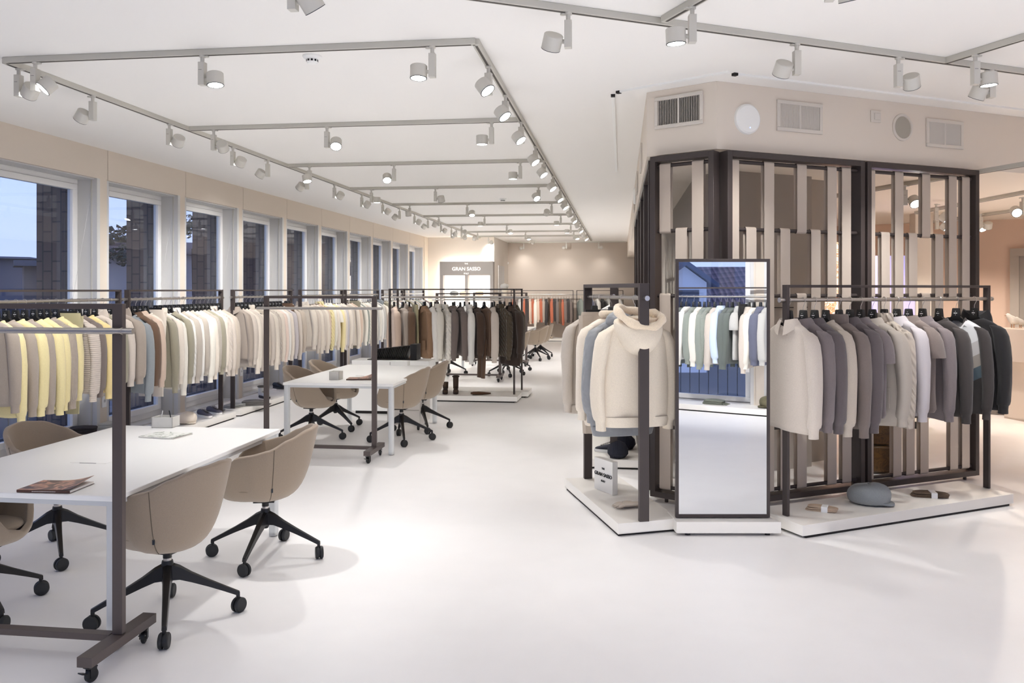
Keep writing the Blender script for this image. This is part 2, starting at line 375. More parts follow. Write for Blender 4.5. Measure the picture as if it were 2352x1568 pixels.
me_bz = MB(); me_bz.lathe([(.0565, -.0395), (.0565, -.0425), (.05, -.0425), (.05, -.0395)], 28, cap=False); me_bz = me_bz.mesh('bezel', M_BEZ)
me_ln = MB(); me_ln.lathe([(.05, -.041), (.048, -.0415), (.0, -.0415)], 28, cap=False); me_ln = me_ln.mesh('lens', M_LENS)
LAMPS = 0
def spot(x, y, side, aim, label, w=1.0, size=62, z=CH - .04, group='spotlights on the ceiling tracks', col=(1, .985, .97)):
    """side: direction (deg) in which the head sits off the box; aim: light direction"""
    global LAMPS; LAMPS += 1
    sd = R(side)
    e = thing('track_spotlight', label, 'spotlight', (x, y, z), sd, group)
    O('track_adapter', me_ad, e); b = O('driver_box', me_bx, e); O('driver_slot', me_sl, b); O('swivel_joint', me_jt, e)
    a = Vector(aim).normalized(); la = Matrix.Rotation(-sd, 3, 'Z') @ a
    q = la.to_track_quat('-Z', 'Y')
    h = O('lamp_head', me_hd, e, (.092, 0, -.165)); h.rotation_euler = q.to_euler()
    O('bezel', me_bz, h); O('lens', me_ln, h)
    ld = bpy.data.lights.new('spot', 'SPOT'); ld.energy = SPOT_W * w; ld.spot_size = R(size); ld.spot_blend = .85; ld.shadow_soft_size = .045
    ld.color = col
    lo = bpy.data.objects.new('spot_beam', ld); COL.objects.link(lo); lo.parent = h; lo.location = (0, 0, -.05)
    return e
def near(px, py, h=3.33): p = atz(px, py, h); return p.x, p.y
# side 0 = head towards +X (seen to the right of the box), 180 = to the left
DN = (0, 0, -1)
LW = 'spotlight on the window-side track, '
# window-side track: px of mount, side, aim
lt = [(43, 0, (-.9, .5, -.9)), (213, 180, (-.9, .3, -1)), (389, 0, (-.8, .7, -1)), (535, 0, (-.8, .6, -1)), (615, 180, (-.8, .2, -1)), (705, 180, (-.9, .4, -.8)),
      (768, 0, (-.9, .5, -.9)), (831, 0, (-.9, .5, -.9)), (879, 0, (-.9, .3, -.9)), (918, 180, (-.9, .4, -.9)), (952, 0, (-.8, .5, -1)), (983, 180, (-.8, .4, -1)),
      (1013, 0, (-.8, .5, -1)), (1037, 0, (-.8, .3, -1)), (1048, 180, (-.3, .9, -.6)), (1060, 0, (-.1, .9, -.5))]
for i, (px, sd, am) in enumerate(lt):
    p = atx(px, 0, XL); spot(XL, p.y, sd, am, LW + '%s from the camera' % ORD[i + 1], 1.0, 84)
ct = [(0, 81, 0, (-.5, -.45, -.7), 'head tipped towards the windows'), (0, 465, 0, (.1, -.1, -1), 'head hanging low beside its box'), (0, 993, 180, (0, -.1, -1), 'head pointing straight down'),
      (1, 491, 0, (-.2, .9, -.6), 'head turned away to the far end'), (1, 751, 0, (.2, -.6, -.8), 'lens turned towards the camera'), (1, 1129, 180, (0, 0, -1), 'head pointing straight down'),
      (2, 711, 270, (.25, -.2, -1), 'head in front of its box'), (2, 905, 180, (.2, -.6, -.8), 'lens turned towards the camera'), (2, 1195, 180, (0, 0, -1), 'head pointing straight down'),
      (3, 853, 0, (0, 0, -1), 'head above the window-side racks'), (3, 1000, 0, (.1, .5, -1), 'head tipped away'), (3, 1237, 250, (.5, -.6, -.8), 'lens turned to the aisle'),
      (4, 941, 270, (0, .3, -1), 'head hidden behind its box'), (4, 1073, 0, (.1, -.4, -.9), 'lens towards the camera'), (4, 1267, 180, (-.2, .8, -.6), 'head turned away'),
      (5, 1008, 180, (-.5, .4, -1), 'head tipped to the windows'), (5, 1113, 180, (0, 0, -1), 'head pointing straight down'), (5, 1288, 180, (0, 0, -1), 'head near the aisle'),
      (6, 1060, 0, (.2, .8, -.4), 'head turned to the display cabinet'), (6, 1164, 0, (.1, -.3, -1), 'lens towards the camera'), (6, 1311, 180, (0, 0, -1), 'head near the aisle'),
      (7, 1097, 180, (-.2, .6, -.8), 'head near the display cabinet'), (7, 1207, 0, (.1, -.2, -1), 'double head in the middle'), (7, 1318, 0, (.2, -.3, -1), 'large bright lens near the aisle'),
      (8, 1122, 0, (-.1, .9, -.4), 'head towards the cabinet'), (8, 1216, 0, (.12, 1, -.42), 'head turned to the far wall')]
for k, px, sd, am, tx in ct:
    y = YT[k] if k < 8 else 24.4
    p = aty(px, 0, y); spot(p.x, y, sd, am, 'spotlight on the %s crossing track, %s' % (ORD[k + 1], tx), 2.4 if px == 1216 else (.5 if px == 993 else .9), 74 if px == 1216 else 62)
rt = [1122, 1161, 1197, 1230, 1249, 1270, 1287, 1299, 1310, 1320, 1327, 1335, 1341, 1347]
for i, px in enumerate(rt):
    p = atx(px, 0, XR); spot(XR, p.y, 262, (.62, -.25, -.85) if i < 7 or i % 2 else (.3, .6, -.8), 'spotlight on the aisle track, %s from the camera' % ORD[i + 1], .5 if i < 2 else 1.35, 66)
for i, (px, sd) in enumerate(((1203, 180), (1301, 180), (1375, 0))):
    p = aty(px, 0, 27.75); spot(p.x, 27.75 - .0, sd, (0, .25, -1) if i else (.1, .45, -.9), 'spotlight on the far wall track, %s from the alcove' % ORD[i + 1], .12, 100)
def ontrack(px, A, d, z=3.33):
    # intersect viewing column px with a track line
    u = (px - CX) / F; n = Vector((CA + u * SA, SA - u * CA)); t = -(n.x * A.x + n.y * A.y) / (n.x * d.x + n.y * d.y)
    return A.x + d.x * t, A.y + d.y * t
x, y = ontrack(1305, NT0, ntd); spot(x, y, 180, (-.3, .6, -.9), 'spotlight on the slanted track with its unlit side showing, nearest the aisle', .45)
x, y = ontrack(1590, J1, bd); spot(x, y, 185, (.05, .05, -1), 'spotlight on the branch above the mirror, lens down', .22)
x, y = ontrack(1830, NT0, ntd); spot(x, y, 190, (-.25, .8, -1), 'spotlight on the slanted track, head tipped to the strap screen', .75)
x, y = ontrack(2063, NT0, ntd); spot(x, y, 10, (.35, .7, -1), 'spotlight on the slanted track in front of the round speaker', .75)
x, y = ontrack(2240, J2, bd); spot(x, y, 10, (.05, .0, -1), 'spotlight on the branch above the island rack, lens down', .5)
x, y = ontrack(2276, NT0, ntd); spot(x, y, 190, (-.3, .5, -1), 'spotlight on the slanted track behind a lit one', .75)
spot(T0.x, T0.y, 0, (.4, .5, -.8), 'spotlight cut off by the upper picture edge above the first table', .25, z=CH - .04)
for px, py, sd, am, tx in ((2078, 428, 0, (.1, -.7, -.7), 'seen through the strap screen, lens to the camera'), (2150, 470, 0, (.7, -.3, -.6), 'boxy one seen through the strap screen, upper'),
                           (2152, 495, 0, (.7, -.3, -.6), 'boxy one seen through the strap screen, lower'), (2349, 455, 200, (-.1, -.9, -.5), 'bright lens near the picture edge'), (2240, 497, 0, (.2, -.6, -.8), 'beside the corner post of the screen')):
    x, y = near(px, py, SH - .05); spot(x, y, sd, am, 'spotlight under the lower ceiling, ' + tx, .8, z=SH - .04, col=(1, .86, .74))
# lamps of the same kind above and behind the camera (outside the picture, they light the near floor)
bh = [(-3.4, 2.6), (-1.9, 2.8), (.3, 1.6), (1.6, 2.8), (-.6, 3.4), (3.2, 2.6), (-2.6, .4), (0.2, 3.3), (1.0, 4.1), (3.9, 4.6), (5.5, 5.6), (4.6, 3.2)]
track((-4.3, 2.7), (-1.0, 2.7), 'pale grey track overhead behind the camera'); track((-.8, 1.6), (6.2, 4.4), 'pale grey track overhead beside the camera')
for i, (x, y) in enumerate(bh):
    spot(x, y, 0, (random.uniform(-.2, .2), random.uniform(-.1, .3), -1), 'spotlight overhead outside the picture, %s' % ORD[i + 1], .06 if i in (2, 4, 7, 8) else .12)
for i, (s, o) in enumerate(((1.6, 2.2), (2.8, 2.2), (4.0, 2.2), (5.2, 2.2))):
    p = wallpt(s, o); spot(p.x, p.y, 0, (-WN.x * .9, -WN.y * .9, -1), 'spotlight aimed at the slanted wall rack, %s' % ORD[i + 1], 1.3, 90)
# deeper right-hand room
for i, (x, y, am) in enumerate(((5.5, 9.5, (0, 0, -1)), (4.2, 10.8, (0, .5, -1)), (6.5, 11.3, (0, .8, -1)), (3.0, 11.5, (.2, .9, -1)), (5.0, 12.2, (.1, .6, -1)))):
    spot(x, y, 0, am, 'spotlight under the lower ceiling of the counter room, %s' % ORD[i + 1], 1.4, 90, z=SH - .04, col=(1, .9, .8))

# ceiling smoke detectors
def detector(p, label):
    e = thing('smoke_detector', label, 'smoke detector', (p.x, p.y, CH), 0)
    m = MB(); m.lathe([(.065, 0), (.065, -.012), (.055, -.022), (.045, -.024)], 28); O('detector_base', m, e, m=M_WHITE)
    m = MB(); m.lathe([(.04, -.02), (.04, -.045), (.03, -.055), (.0, -.056)], 24); O('detector_head', m, e, m=M_WHITE)
    m = MB()
    for k in range(10): q = k * PI / 5; m.box((.0395 * math.cos(q), .0395 * math.sin(q), -.036), (.003, .014, .014), q)
    O('detector_slots', m, e, m=M_BLACK)
detector(atz(717, 128, CH), 'white smoke detector nearest the camera, on the ceiling'); detector(atz(1155, 456, CH), 'small white smoke detector farther along the ceiling')

# ================================================================== BULKHEAD FITTINGS
def face_at(px, py):      # point on the bulkhead's long front face
    u = (px - CX) / F; dx, dy = -SA + u * CA, CA + u * SA
    # solve Z*(dx,dy) = q0 + t*qd
    det = dx * (-qd.y) + dy * qd.x
    Z = (q0.x * (-qd.y) + q0.y * qd.x) / det
    return at(px, py, Z)
AF = math.atan2(qd.y, qd.x)
s0_, s1_ = Vector((.22, 6.86)), Vector((.75, 6.55)); sdd = (s1_ - s0_).normalized(); AS = math.atan2(sdd.y, sdd.x)
def face2_at(px, py):
    u = (px - CX) / F; dx, dy = -SA + u * CA, CA + u * SA
    det = dx * (-sdd.y) + dy * sdd.x
    return at(px, py, (s0_.x * (-sdd.y) + s0_.y * sdd.x) / det)
def vent(c, an, w, h, label, dark):
    e = thing('air_vent', label, 'air vent', (c.x, c.y, c.z), an)
    m = MB(); t = .03
    m.box((0, -.008, h / 2 - t / 2), (w, .016, t)); m.box((0, -.008, -h / 2 + t / 2), (w, .016, t)); m.box((-w / 2 + t / 2, -.008, 0), (t, .016, h - 2 * t)); m.box((w / 2 - t / 2, -.008, 0), (t, .016, h - 2 * t))
    O('vent_frame', m, e, m=M_VENT, bevel=.003)
    m = MB(); m.box((0, -.001, 0), (w - 2 * t, .002, h - 2 * t)); O('vent_recess', m, e, m=M_VENTD)
    m = MB(); n = 24; ww = w - 2 * t
    for k in range(n):
        x = -ww / 2 + ww * (k + .5) / n; m.box((x, -.008, 0), (  .0022 if dark else .0065, .012, h - 2 * t), R(0 if dark else 38))
    m.box((0, -.006, 0), (.014, .014, h - 2 * t))
    O('vent_louvres', m, e, m=M_VENT)
c1, c2 = face2_at(1505, 258), face2_at(1616, 250)
c = (c1 + c2) / 2; vent(c, AS, (c1 - c2).xy.length, .26, 'dark slatted air vent on the short bulkhead face', True)
for a, b, lb in ((1783, 1887, 'pale air vent beside the round white disc'), (2126, 2210, 'pale air vent farther along past the round speaker')):
    c1, c2 = face_at(a, 267 if a < 2000 else 306), face_at(b, 272 if a < 2000 else 310); c = (c1 + c2) / 2; vent(c, AF, (c1 - c2).xy.length, .25, lb, False)
c = face_at(1715, 274); m = MB(); m.lathe([(.0, .03), (.105, .03), (.118, .02), (.122, 0)], 40, axis='Y')
o = O('access_point', m, loc=c, rz=AF, m=M_WHITE); tag(o, 'round white disc on the bulkhead corner', 'wireless access point')
m = MB(); m.lathe([(.004, .0312), (.0, .0312)], 8, c=(0.01, 0, -.07), axis='Y', cap=True); O('status_light', m, o, m=mat('status_blue', (120, 160, 255), .4, emit=2))
c = face_at(2072, 293); e = thing('wall_speaker', 'round flush speaker on the bulkhead between switch and vent', 'speaker', c, AF)
m = MB(); m.lathe([(.118, 0), (.118, .01), (.098, .014), (.096, .006)], 40, axis='Y'); O('speaker_rim', m, e, m=M_VENT)
m = MB(); m.lathe([(.097, .006), (.0, .009)], 40, axis='Y'); O('speaker_grille', m, e, m=mat('speaker_grille', (172, 166, 154), .7, bump='noise', scale=700, strength=.4))
c = face_at(2010, 268); e = thing('wall_switch', 'small square switch plate on the bulkhead', 'switch', c, AF)
m = MB(); m.box((0, -.006, 0), (.11, .012, .1)); O('switch_plate', m, e, m=M_VENT, bevel=.003)
m = MB(); m.box((.01, -.014, 0), (.06, .006, .055)); O('switch_rocker', m, e, m=M_VENT, bevel=.002)
# fittings on the long aisle-side bulkhead face
for k, y in enumerate((8.6, 10.6, 13.0)):
    e = Vector((.222, y, 3.08)); vent(e, -PI / 2, .4, .26, 'air vent on the aisle side of the bulkhead, %s from the corner' % ORD[k + 1], False)
m = MB(); m.lathe([(.0, .03), (.105, .03), (.118, .02), (.122, 0)], 40, axis='Y')
tag(O('access_point', m, loc=(.222, 12.0, 3.08), rz=-PI / 2, m=M_WHITE), 'round disc on the aisle side of the bulkhead', 'wireless access point')
p = aty(1165, 604, 28.2); m = MB(); m.lathe([(.0, .07), (.03, .065), (.05, .03), (.05, 0)], 24, axis='Y'); tag(O('motion_sensor', m, loc=p, m=M_WHITE), 'white round motion sensor on the far wall', 'motion sensor')

# ================================================================== STRAP SCREENS
ROWS = [2.725, 2.195, 1.67, 1.14, .61, .12]
def strap_mesh(L, w=.098):
    m = MB(); r = .021; n = 8; pts = []
    for k in range(n + 1): q = PI * k / n; pts.append((-r * math.cos(q), r * math.sin(q)))          # top arc, front(-y) to back
    low = [(r * math.cos(PI * k / n), -L - r * math.sin(PI * k / n)) for k in range(n + 1)]
    loop = pts + low; rin = .85
    rings = []
    for x in (-w / 2, w / 2):
        rings.append([(x, a, b) for a, b in loop])
    m.loft(rings, False, False)
    inner = [(a * rin, b * 1.0 - (0.0015 if b > -L / 2 else -0.0015)) for a, b in loop]
    m.loft([[(x, a, b) for a, b in inner] for x in (-w / 2, w / 2)], False, False)
    return m
STR = {}
def screen(A, B, cols, label, nrods=True):
    A = Vector(A); B = Vector(B); d = B - A; L = d.length; an = math.atan2(d.y, d.x)
    e = thing('strap_screen', label, 'screen', (A.x, A.y, 0), an)
    t, dp = .045, .11
    m = MB(); m.box((t / 2, 0, 1.42), (t, dp, 2.76)); O('frame_post', m, e, m=M_METAL, bevel=.002)
    m = MB(); m.box((L - t / 2, 0, 1.42), (t, dp, 2.76)); O('frame_post', m, e, m=M_METAL, bevel=.002)
    m = MB(); m.box((L / 2, 0, 2.80 - t / 2), (L - 2 * t, dp, t)); O('top_beam', m, e, m=M_METAL)
    m = MB(); m.box((L / 2, 0, .04 + t / 2), (L - 2 * t, dp, t)); O('bottom_beam', m, e, m=M_METAL)
    m = MB()
    for x in (.12, L - .12): m.cyl((x, 0, 0), (x, 0, .045), .015, 10)
    O('levelling_foot', m, e, m=M_METAL)
    for z in ROWS:
        m = MB(); m.cyl((t, 0, z), (L - t, 0, z), .0155, 12); O('cross_rod', m, e, m=M_METAL)
    for x, a, b in cols:
        k = (a, b)
        if k not in STR: STR[k] = strap_mesh(ROWS[a] - ROWS[b]).mesh('strap', M_STRIP)
        s = O('strap', STR[k], e, (x, 0, ROWS[a]))
        c = s.copy()
    return e
def along(px, A, B):
    A = Vector(A); B = Vector(B); d = (B - A).normalized(); x, y = ontrack(px, A, d); return (Vector((x, y)) - A).length
PA, PB = (.27, 6.80), (.745, 6.525)
screen(PA, PB, [(along(px, PA, PB), a, b) for px, a, b in ((1530, 0, 1), (1567, 1, 2), (1605, 0, 2), (1530, 2, 4), (1567, 2, 4), (1530, 4, 5), (1605, 3, 5))], 'narrow strap screen left of the tall mirror')
PC = Vector((.80, 6.545)) ; PD = Vector((2.015, 7.255)); PE = Vector((2.04, 7.27)); PF = Vector((3.20, 7.95))
cols = [(1682, 0, 2), (1722, 1, 3), (1763, 0, 2), (1800, 1, 2), (1838, 0, 1), (1870, 1, 3), (1907, 0, 2), (1940, 0, 3), (1838, 2, 3),
        (1682, 3, 5), (1722, 3, 5), (1763, 2, 5), (1800, 3, 5), (1838, 4, 5), (1907, 3, 5), (1941, 3, 5)]
screen(PC, PD, [(along(px, PC, PD), a, b) for px, a, b in cols], 'wide strap screen directly behind the tall mirror')
cols = [(1996, 0, 2), (2030, 1, 3), (2061, 0, 3), (2093, 1, 2), (2123, 0, 1), (2153, 1, 3), (2184, 0, 2), (2214, 0, 3), (2123, 2, 3),
        (1992, 3, 5), (2057, 3, 5), (2087, 3, 5), (2119, 3, 5), (2187, 3, 5), (2214, 3, 5)]
screen(PE, PF, [(along(px, PE, PF), a, b) for px, a, b in cols], 'wide strap screen behind the island rack near the counter')
y0 = 6.95
for k in range(5):
    y1 = y0 + 1.3
    cs = [(.12 + .14 * j, (j * 2 + k) % 3, 5 - (j % 2)) for j in range(8)]
    screen((.29, y0), (.29, y1), cs, 'strap screen along the aisle, %s behind the corner' % ORD[k + 1]); y0 = y1 + .06

# ================================================================== RACKS
me_post = {}
def fixed_rack(A, B, label, pw_=.05, ph=1.72, rail=1.62, plat=None, platlabel=None, over=.05, bar=.02, pz=.095):
    A = Vector(A); B = Vector(B); d = B - A; L = d.length; an = math.atan2(d.y, d.x)
    e = thing('clothes_rack', label, 'clothes rack', (A.x, A.y, pz), an)
    h = ph - pz
    for x in (0, L):
        m = MB(); m.box((x, 0, h / 2), (bar + .004, pw_, h)); O('rack_post', m, e, m=M_METAL, bevel=.0015)
    m = MB(); m.box((L / 2, 0, h - bar / 2), (L, pw_, bar)); O('top_bar', m, e, m=M_METAL, bevel=.0015)
    m = MB(); m.cyl((-over, 0, rail - pz), (L + over, 0, rail - pz), .0145, 16); m.cyl((-over - .012, 0, rail - pz), (-over, 0, rail - pz), .018, 16); m.cyl((L + over, 0, rail - pz), (L + over + .012, 0, rail - pz), .018, 16)
    O('hanging_rail', m, e, m=M_STEEL)
    return e
def platform(cor, label, z0=.018, z1=.093):
    m = MB(); m.prism(cor, z0, z1); o = O('display_platform', m, m=M_PLAT, bevel=.002); tag(o, label, 'platform')
    c = Vector((sum(p[0] for p in cor) / len(cor), sum(p[1] for p in cor) / len(cor)))
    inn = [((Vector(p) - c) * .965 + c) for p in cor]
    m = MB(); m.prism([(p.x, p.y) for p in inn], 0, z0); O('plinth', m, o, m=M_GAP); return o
def rect(A, B, w0, w1, ex=.1):
    """rectangle along A->B, from -w0 to +w1 sideways (left of direction positive)"""
    A = Vector(A); B = Vector(B); d = (B - A).normalized(); n = Vector((-d.y, d.x)); A = A - d * ex; B = B + d * ex
    return [tuple(A - n * w0), tuple(B - n * w0), tuple(B + n * w1), tuple(A + n * w1)]
me_wheel = MB()
me_wheel.lathe([(.0, -.012), (.022, -.012), (.03, -.007), (.03, .007), (.022, .012), (.0, .012)], 20, axis='X'); me_wheel = me_wheel.mesh('caster_wheel', M_RUBBER)
me_hub = MB(); me_hub.lathe([(.0, -.0135), (.012, -.0135), (.015, -.012)], 14, axis='X'); me_hub.lathe([(.015, .012), (.012, .0135), (.0, .0135)], 14, axis='X'); me_hub = me_hub.mesh('hub', M_STEEL)
me_fork = MB(); me_fork.box((-.017, 0, .045), (.003, .03, .045)); me_fork.box((.017, 0, .045), (.003, .03, .045)); me_fork.box((0, -.005, .068), (.038, .045, .006)); me_fork.box((0, -.04, .05), (.03, .03, .005), M=Matrix.Rotation(-.4, 3, 'X')); me_fork = me_fork.mesh('fork', M_BLACK)
def mobile_rack(x0, x1, y, label, cut=False):
    e = thing('mobile_clothes_rack', label, 'clothes rack', ((x0 + x1) / 2, y, 0)); L = x1 - x0; b = .05
    for s in (-1, 1):
        x = s * L / 2
        m = MB(); m.box((x, 0, .13 + (1.655 - .13) / 2), (.05, .03, 1.655 - .13)); O('rack_post', m, e, m=M_METAL2, bevel=.0015)
        m = MB(); m.box((x, 0, .105), (.07, .5, .045)); f = O('rack_foot', m, e, m=M_METAL2, bevel=.0015)
        for t in (-1, 1):
            w = O('caster', me_fork, f, (x, t * .2, 0.0), rz=R(20 * t)); O('caster_wheel', me_wheel, w, (0, 0, .03)).scale = (1, 1, 1)
    m = MB(); m.box((0, 0, 1.655 - .0125), (L - .05, .03, .025)); O('top_bar', m, e, m=M_METAL2, bevel=.0015)
    m = MB(); m.box((0, 0, .115), (L - .07, .05, .03)); O('base_bar', m, e, m=M_METAL2, bevel=.0015)
    m = MB(); m.cyl((-L / 2 - .09, -.03, 1.53), (L / 2 + .09, -.03, 1.53), .0145, 16)
    for s in (-1, 1): m.cyl((s * (L / 2 + .03), -.03, 1.53), (s * (L / 2 + .036), -.03, 1.53), .017, 16); m.cyl((s * L / 2, -.03, 1.53), (s * L / 2, 0, 1.53), .01, 10)
    O('hanging_rail', m, e, m=M_STEEL)
mobile_rack(-3.46, -2.30, 3.52, 'bare dark mobile rack with casters in front of the first table')
mobile_rack(-3.62, -2.47, 8.05, 'bare dark mobile rack with casters in front of the second table')
mobile_rack(-3.45, -2.24, 15.25, 'small mobile rack behind the platform of brown knitwear')
mobile_rack(-3.3, -2.1, 18.4, 'farthest mobile rack, only partly visible behind brown knitwear')

# ================================================================== GARMENTS
def ell(w, d, z, n=28, ex=.78, x0=0, y0=0):
    r = []
    for j in range(n):
        q = 2 * PI * j / n; c, s = math.cos(q), math.sin(q)
        r.append([x0 + w * math.copysign(abs(c) ** ex, c), y0 + d * math.copysign(abs(s) ** .9, s), z])
    return r
NECK, SHP = -.160, -.235
def torso(rnd, hem, sw=1.0, puff=1.0, cut='crew', open_=False, flare=0):
    prof = [(NECK, .074, .045), (NECK - .012, .105, .052), (NECK - .035, .150, .052), (NECK - .06, .190, .046), (SHP - .01, .212, .042), (SHP - .05, .222, .048)]
    zz = [SHP - .05 + (hem - SHP + .05) * k / 9 for k in range(1, 10)]
    for k, z in enumerate(zz):
        t = (k + 1) / 9; prof.append((z, .224 + .012 * t + flare * t, .050 - .006 * t))
    prof.append((hem - .028, .218 + flare, .040)); prof.append((hem - .03, .214 + flare, .034))
    ph = [rnd.uniform(0, 6.28) for _ in range(6)]; k1, k2 = rnd.uniform(3, 5), rnd.uniform(6, 9)
    rings = []
    for z, w, d in prof:
        t = max(0, min(1, (SHP - z) / (SHP - hem)))
        ring = ell(w * sw, d * puff, z)
        for p in ring:
            u = p[0] / .22
            s = 1 if p[1] > 0 else -1
            A = .016 * t ** .8 * puff
            f = math.sin(k1 * u + ph[0 if s > 0 else 1] + 1.2 * t) * .6 + math.sin(k2 * u + ph[2 if s > 0 else 3] - t) * .4
            p[1] += A * f * (1 - .35 * abs(u))
            p[0] += .007 * t * math.sin(6 * t + ph[4])
            p[2] += (.008 * math.sin(2 * u + ph[5]) if z < hem + .02 else 0)
            if z > SHP + .02 and cut == 'crew' and p[1] < 0: p[2] -= .028 * max(0, 1 - abs(p[0]) / .09)
            if z > SHP + .02 and cut == 'v' and p[1] < 0: p[2] -= .15 * max(0, 1 - abs(p[0]) / .085)
        rings.append(ring)
    return MB().loft(rings, False, True)
def sleeve(rnd, side, length, kind='long', puff=1.0, sw=1.0):
    ph = rnd.uniform(0, 6.28); y0 = rnd.uniform(-.02, .02)
    if kind == 'short':
        P = [(.125, -.212, .006, .012), (.150, -.215, .020, .032), (.172, -.226, .031, .048), (.205, -.27, .045, .062), (.228, -.33, .046, .068), (.240, -.40, .046, .07), (.247, -.46, .045, .072), (.247, -.462, .04, .067)]
    else:
        e = length
        def z(t): return SHP + (e - SHP) * t
        P = [(.125, -.212, .006, .012), (.148, -.215, .019, .031), (.170, -.226, .031, .046), (.200, -.250, .042, .057), (.222, z(.10), .046, .066), (.236, z(.22), .045, .067), (.246, z(.36), .043, .064), (.250, z(.50), .041, .061),
             (.249, z(.64), .040, .058), (.245, z(.76), .040, .056), (.240, z(.86), .040, .056), (.237, z(.895), .037, .051), (.236, z(.91), .030, .042), (.235, z(.95), .029, .040), (.235, z(1.0), .030, .041), (.235, z(1.0) + .001, .024, .035)]
    rings = []
    n = 16
    for i, (x, z, rx, ry) in enumerate(P):
        t = (SHP - z) / .75
        ring = []
        for j in range(n):
            q = 2 * PI * j / n
            w = 1 + .11 * math.sin(3 * q + ph) * min(1, max(0, t * 1.5)) + (.06 * math.sin(2 * q + 9 * t + ph) + .03 * math.sin(5 * q + 14 * t + 2 * ph)) * min(1, max(0, t * 3))
            if kind != 'short' and i >= len(P) - 4: w = 1 + .03 * math.sin(3 * q + ph)
            ring.append((side * (x * sw + rx * w * math.cos(q) * puff + .004 * math.sin(7 * t + ph)), y0 * t + ry * w * math.sin(q) * puff + .012 * math.sin(4 * t + ph) * t, z))
        rings.append(ring)
    return MB().loft(rings, True, True)
def collar(kind):
    m = MB(); n = 24
    def ring(w, d, z, fd=0, y0=0): return [(w * math.cos(2 * PI * j / n), y0 + d * math.sin(2 * PI * j / n), z - (fd * max(0, -math.sin(2 * PI * j / n)) ** 2)) for j in range(n)]
    if kind == 'crew':
        m.loft([ring(.070, .044, NECK + .014, .03), ring(.076, .05, NECK + .012, .03), ring(.084, .055, NECK - .006, .034), ring(.088, .056, NECK - .016, .036), ring(.07, .04, NECK - .014, .03)], False, False)
    elif kind == 'turtle':
        m.loft([ring(.058, .042, NECK + .01), ring(.060, .044, NECK + .052), ring(.070, .053, NECK + .058), ring(.078, .058, NECK + .045), ring(.080, .06, NECK - .0), ring(.074, .054, NECK - .012)], False, False)
    elif kind in ('polo', 'shirt'):
        o = []
        for (w, d, z, f) in ((.060, .040, NECK + .006, .01), (.061, .043, NECK + .026, .014), (.067, .05, NECK + .031, .018), (.088, .068, NECK + .002, .05), (.104, .082, NECK - .030, .10)):
            r_ = []
            for j in range(n):
                q = PI * .5 + (2 * PI - .5) * (j / (n - 1)) - PI + .25      # open at the front (-y)
                q = -PI / 2 + .22 + (2 * PI - .44) * j / (n - 1)
                s = math.sin(q); r_.append((w * math.cos(q), d * s - (.01 if s < 0 else 0), z - f * max(0, -s) ** 2 * .6))
            o.append(r_)
        m.loft(o, False, False, closed=False)
    elif kind == 'v':
        m.loft([ring(.068, .042, NECK + .012, .15), ring(.076, .05, NECK + .01, .155), ring(.09, .056, NECK - .01, .17), ring(.08, .045, NECK - .014, .165)], False, False)
    elif kind == 'hood':
        rings = []
        for i in range(9):
            t = i / 8
            w = .10 * math.sin(PI * (.28 + .62 * t)) + .03; yy = .035 + .085 * math.sin(PI * t * .9); z = NECK + .045 - .22 * t
            rings.append([(w * math.cos(2 * PI * j / n) * (1 + .0 * j), (.02 + yy * (1 if math.sin(2 * PI * j / n) > 0 else .35) * abs(math.sin(2 * PI * j / n)) * math.copysign(1, math.sin(2 * PI * j / n))), z + .03 * math.cos(4 * PI * j / n) * (1 - t)) for j in range(n)])
        m.loft(rings, True, True)
    return m
GM = {}
def gmesh(kind, v):
    key = (kind, v)
    if key in GM: return GM[key]
    rnd = random.Random(hash(kind) % 1000 * 0 + v * 17 + len(kind))
    hem = {'coat': -1.02, 'jacket': -.88, 'tee': -.86, 'vest': -.84, 'short': -.72}.get(kind, -.865) + rnd.uniform(-.03, .02)
    sl = {'coat': -.96, 'jacket': -.92, 'cardigan': -.93}.get(kind, -.955) + rnd.uniform(-.03, .03)
    puff = {'coat': 1.15, 'jacket': 1.2, 'cardigan': 1.1, 'hoodie': 1.15, 'puffer': 1.5}.get(kind, 1.0)
    cut = 'v' if kind == 'vneck' else 'crew'
    d = {'body': torso(rnd, hem, 1.0, puff, cut).mesh('garment_body', ang=1.3)}
    if kind not in ('vest',):
        for s in (-1, 1): d['s%d' % s] = sleeve(rnd, s, sl, 'short' if kind == 'tee' else 'long', puff).mesh('sleeve', ang=1.3)
    ck = {'sweater': 'crew', 'knit': 'crew', 'tee': 'polo', 'polo': 'polo', 'shirt': 'shirt', 'turtleneck': 'turtle', 'cable': 'turtle', 'jacket': 'shirt', 'coat': 'shirt', 'cardigan': 'v', 'vneck': 'v', 'hoodie': 'hood', 'vest': 'crew'}.get(kind, 'crew')
    d['collar'] = collar(ck).mesh('collar', ang=1.2)
    m = MB(); w, dp = .222, .043 * puff
    # pocket / placket details
    if kind in ('jacket', 'coat', 'cardigan', 'shirt'):
        m = MB(); m.box((0, -.058 * puff, (hem + NECK) / 2 - .03), (.03, .006, (NECK - hem) - .12)); d['placket'] = m.mesh('placket')
        if kind != 'shirt':
            for s in (-1, 1):
                m = MB(); m.box((s * .115, -.058 * puff, hem + .17), (.12, .008, .14)); d['pocket%d' % s] = m.mesh('pocket')
    GM[key] = d; return d
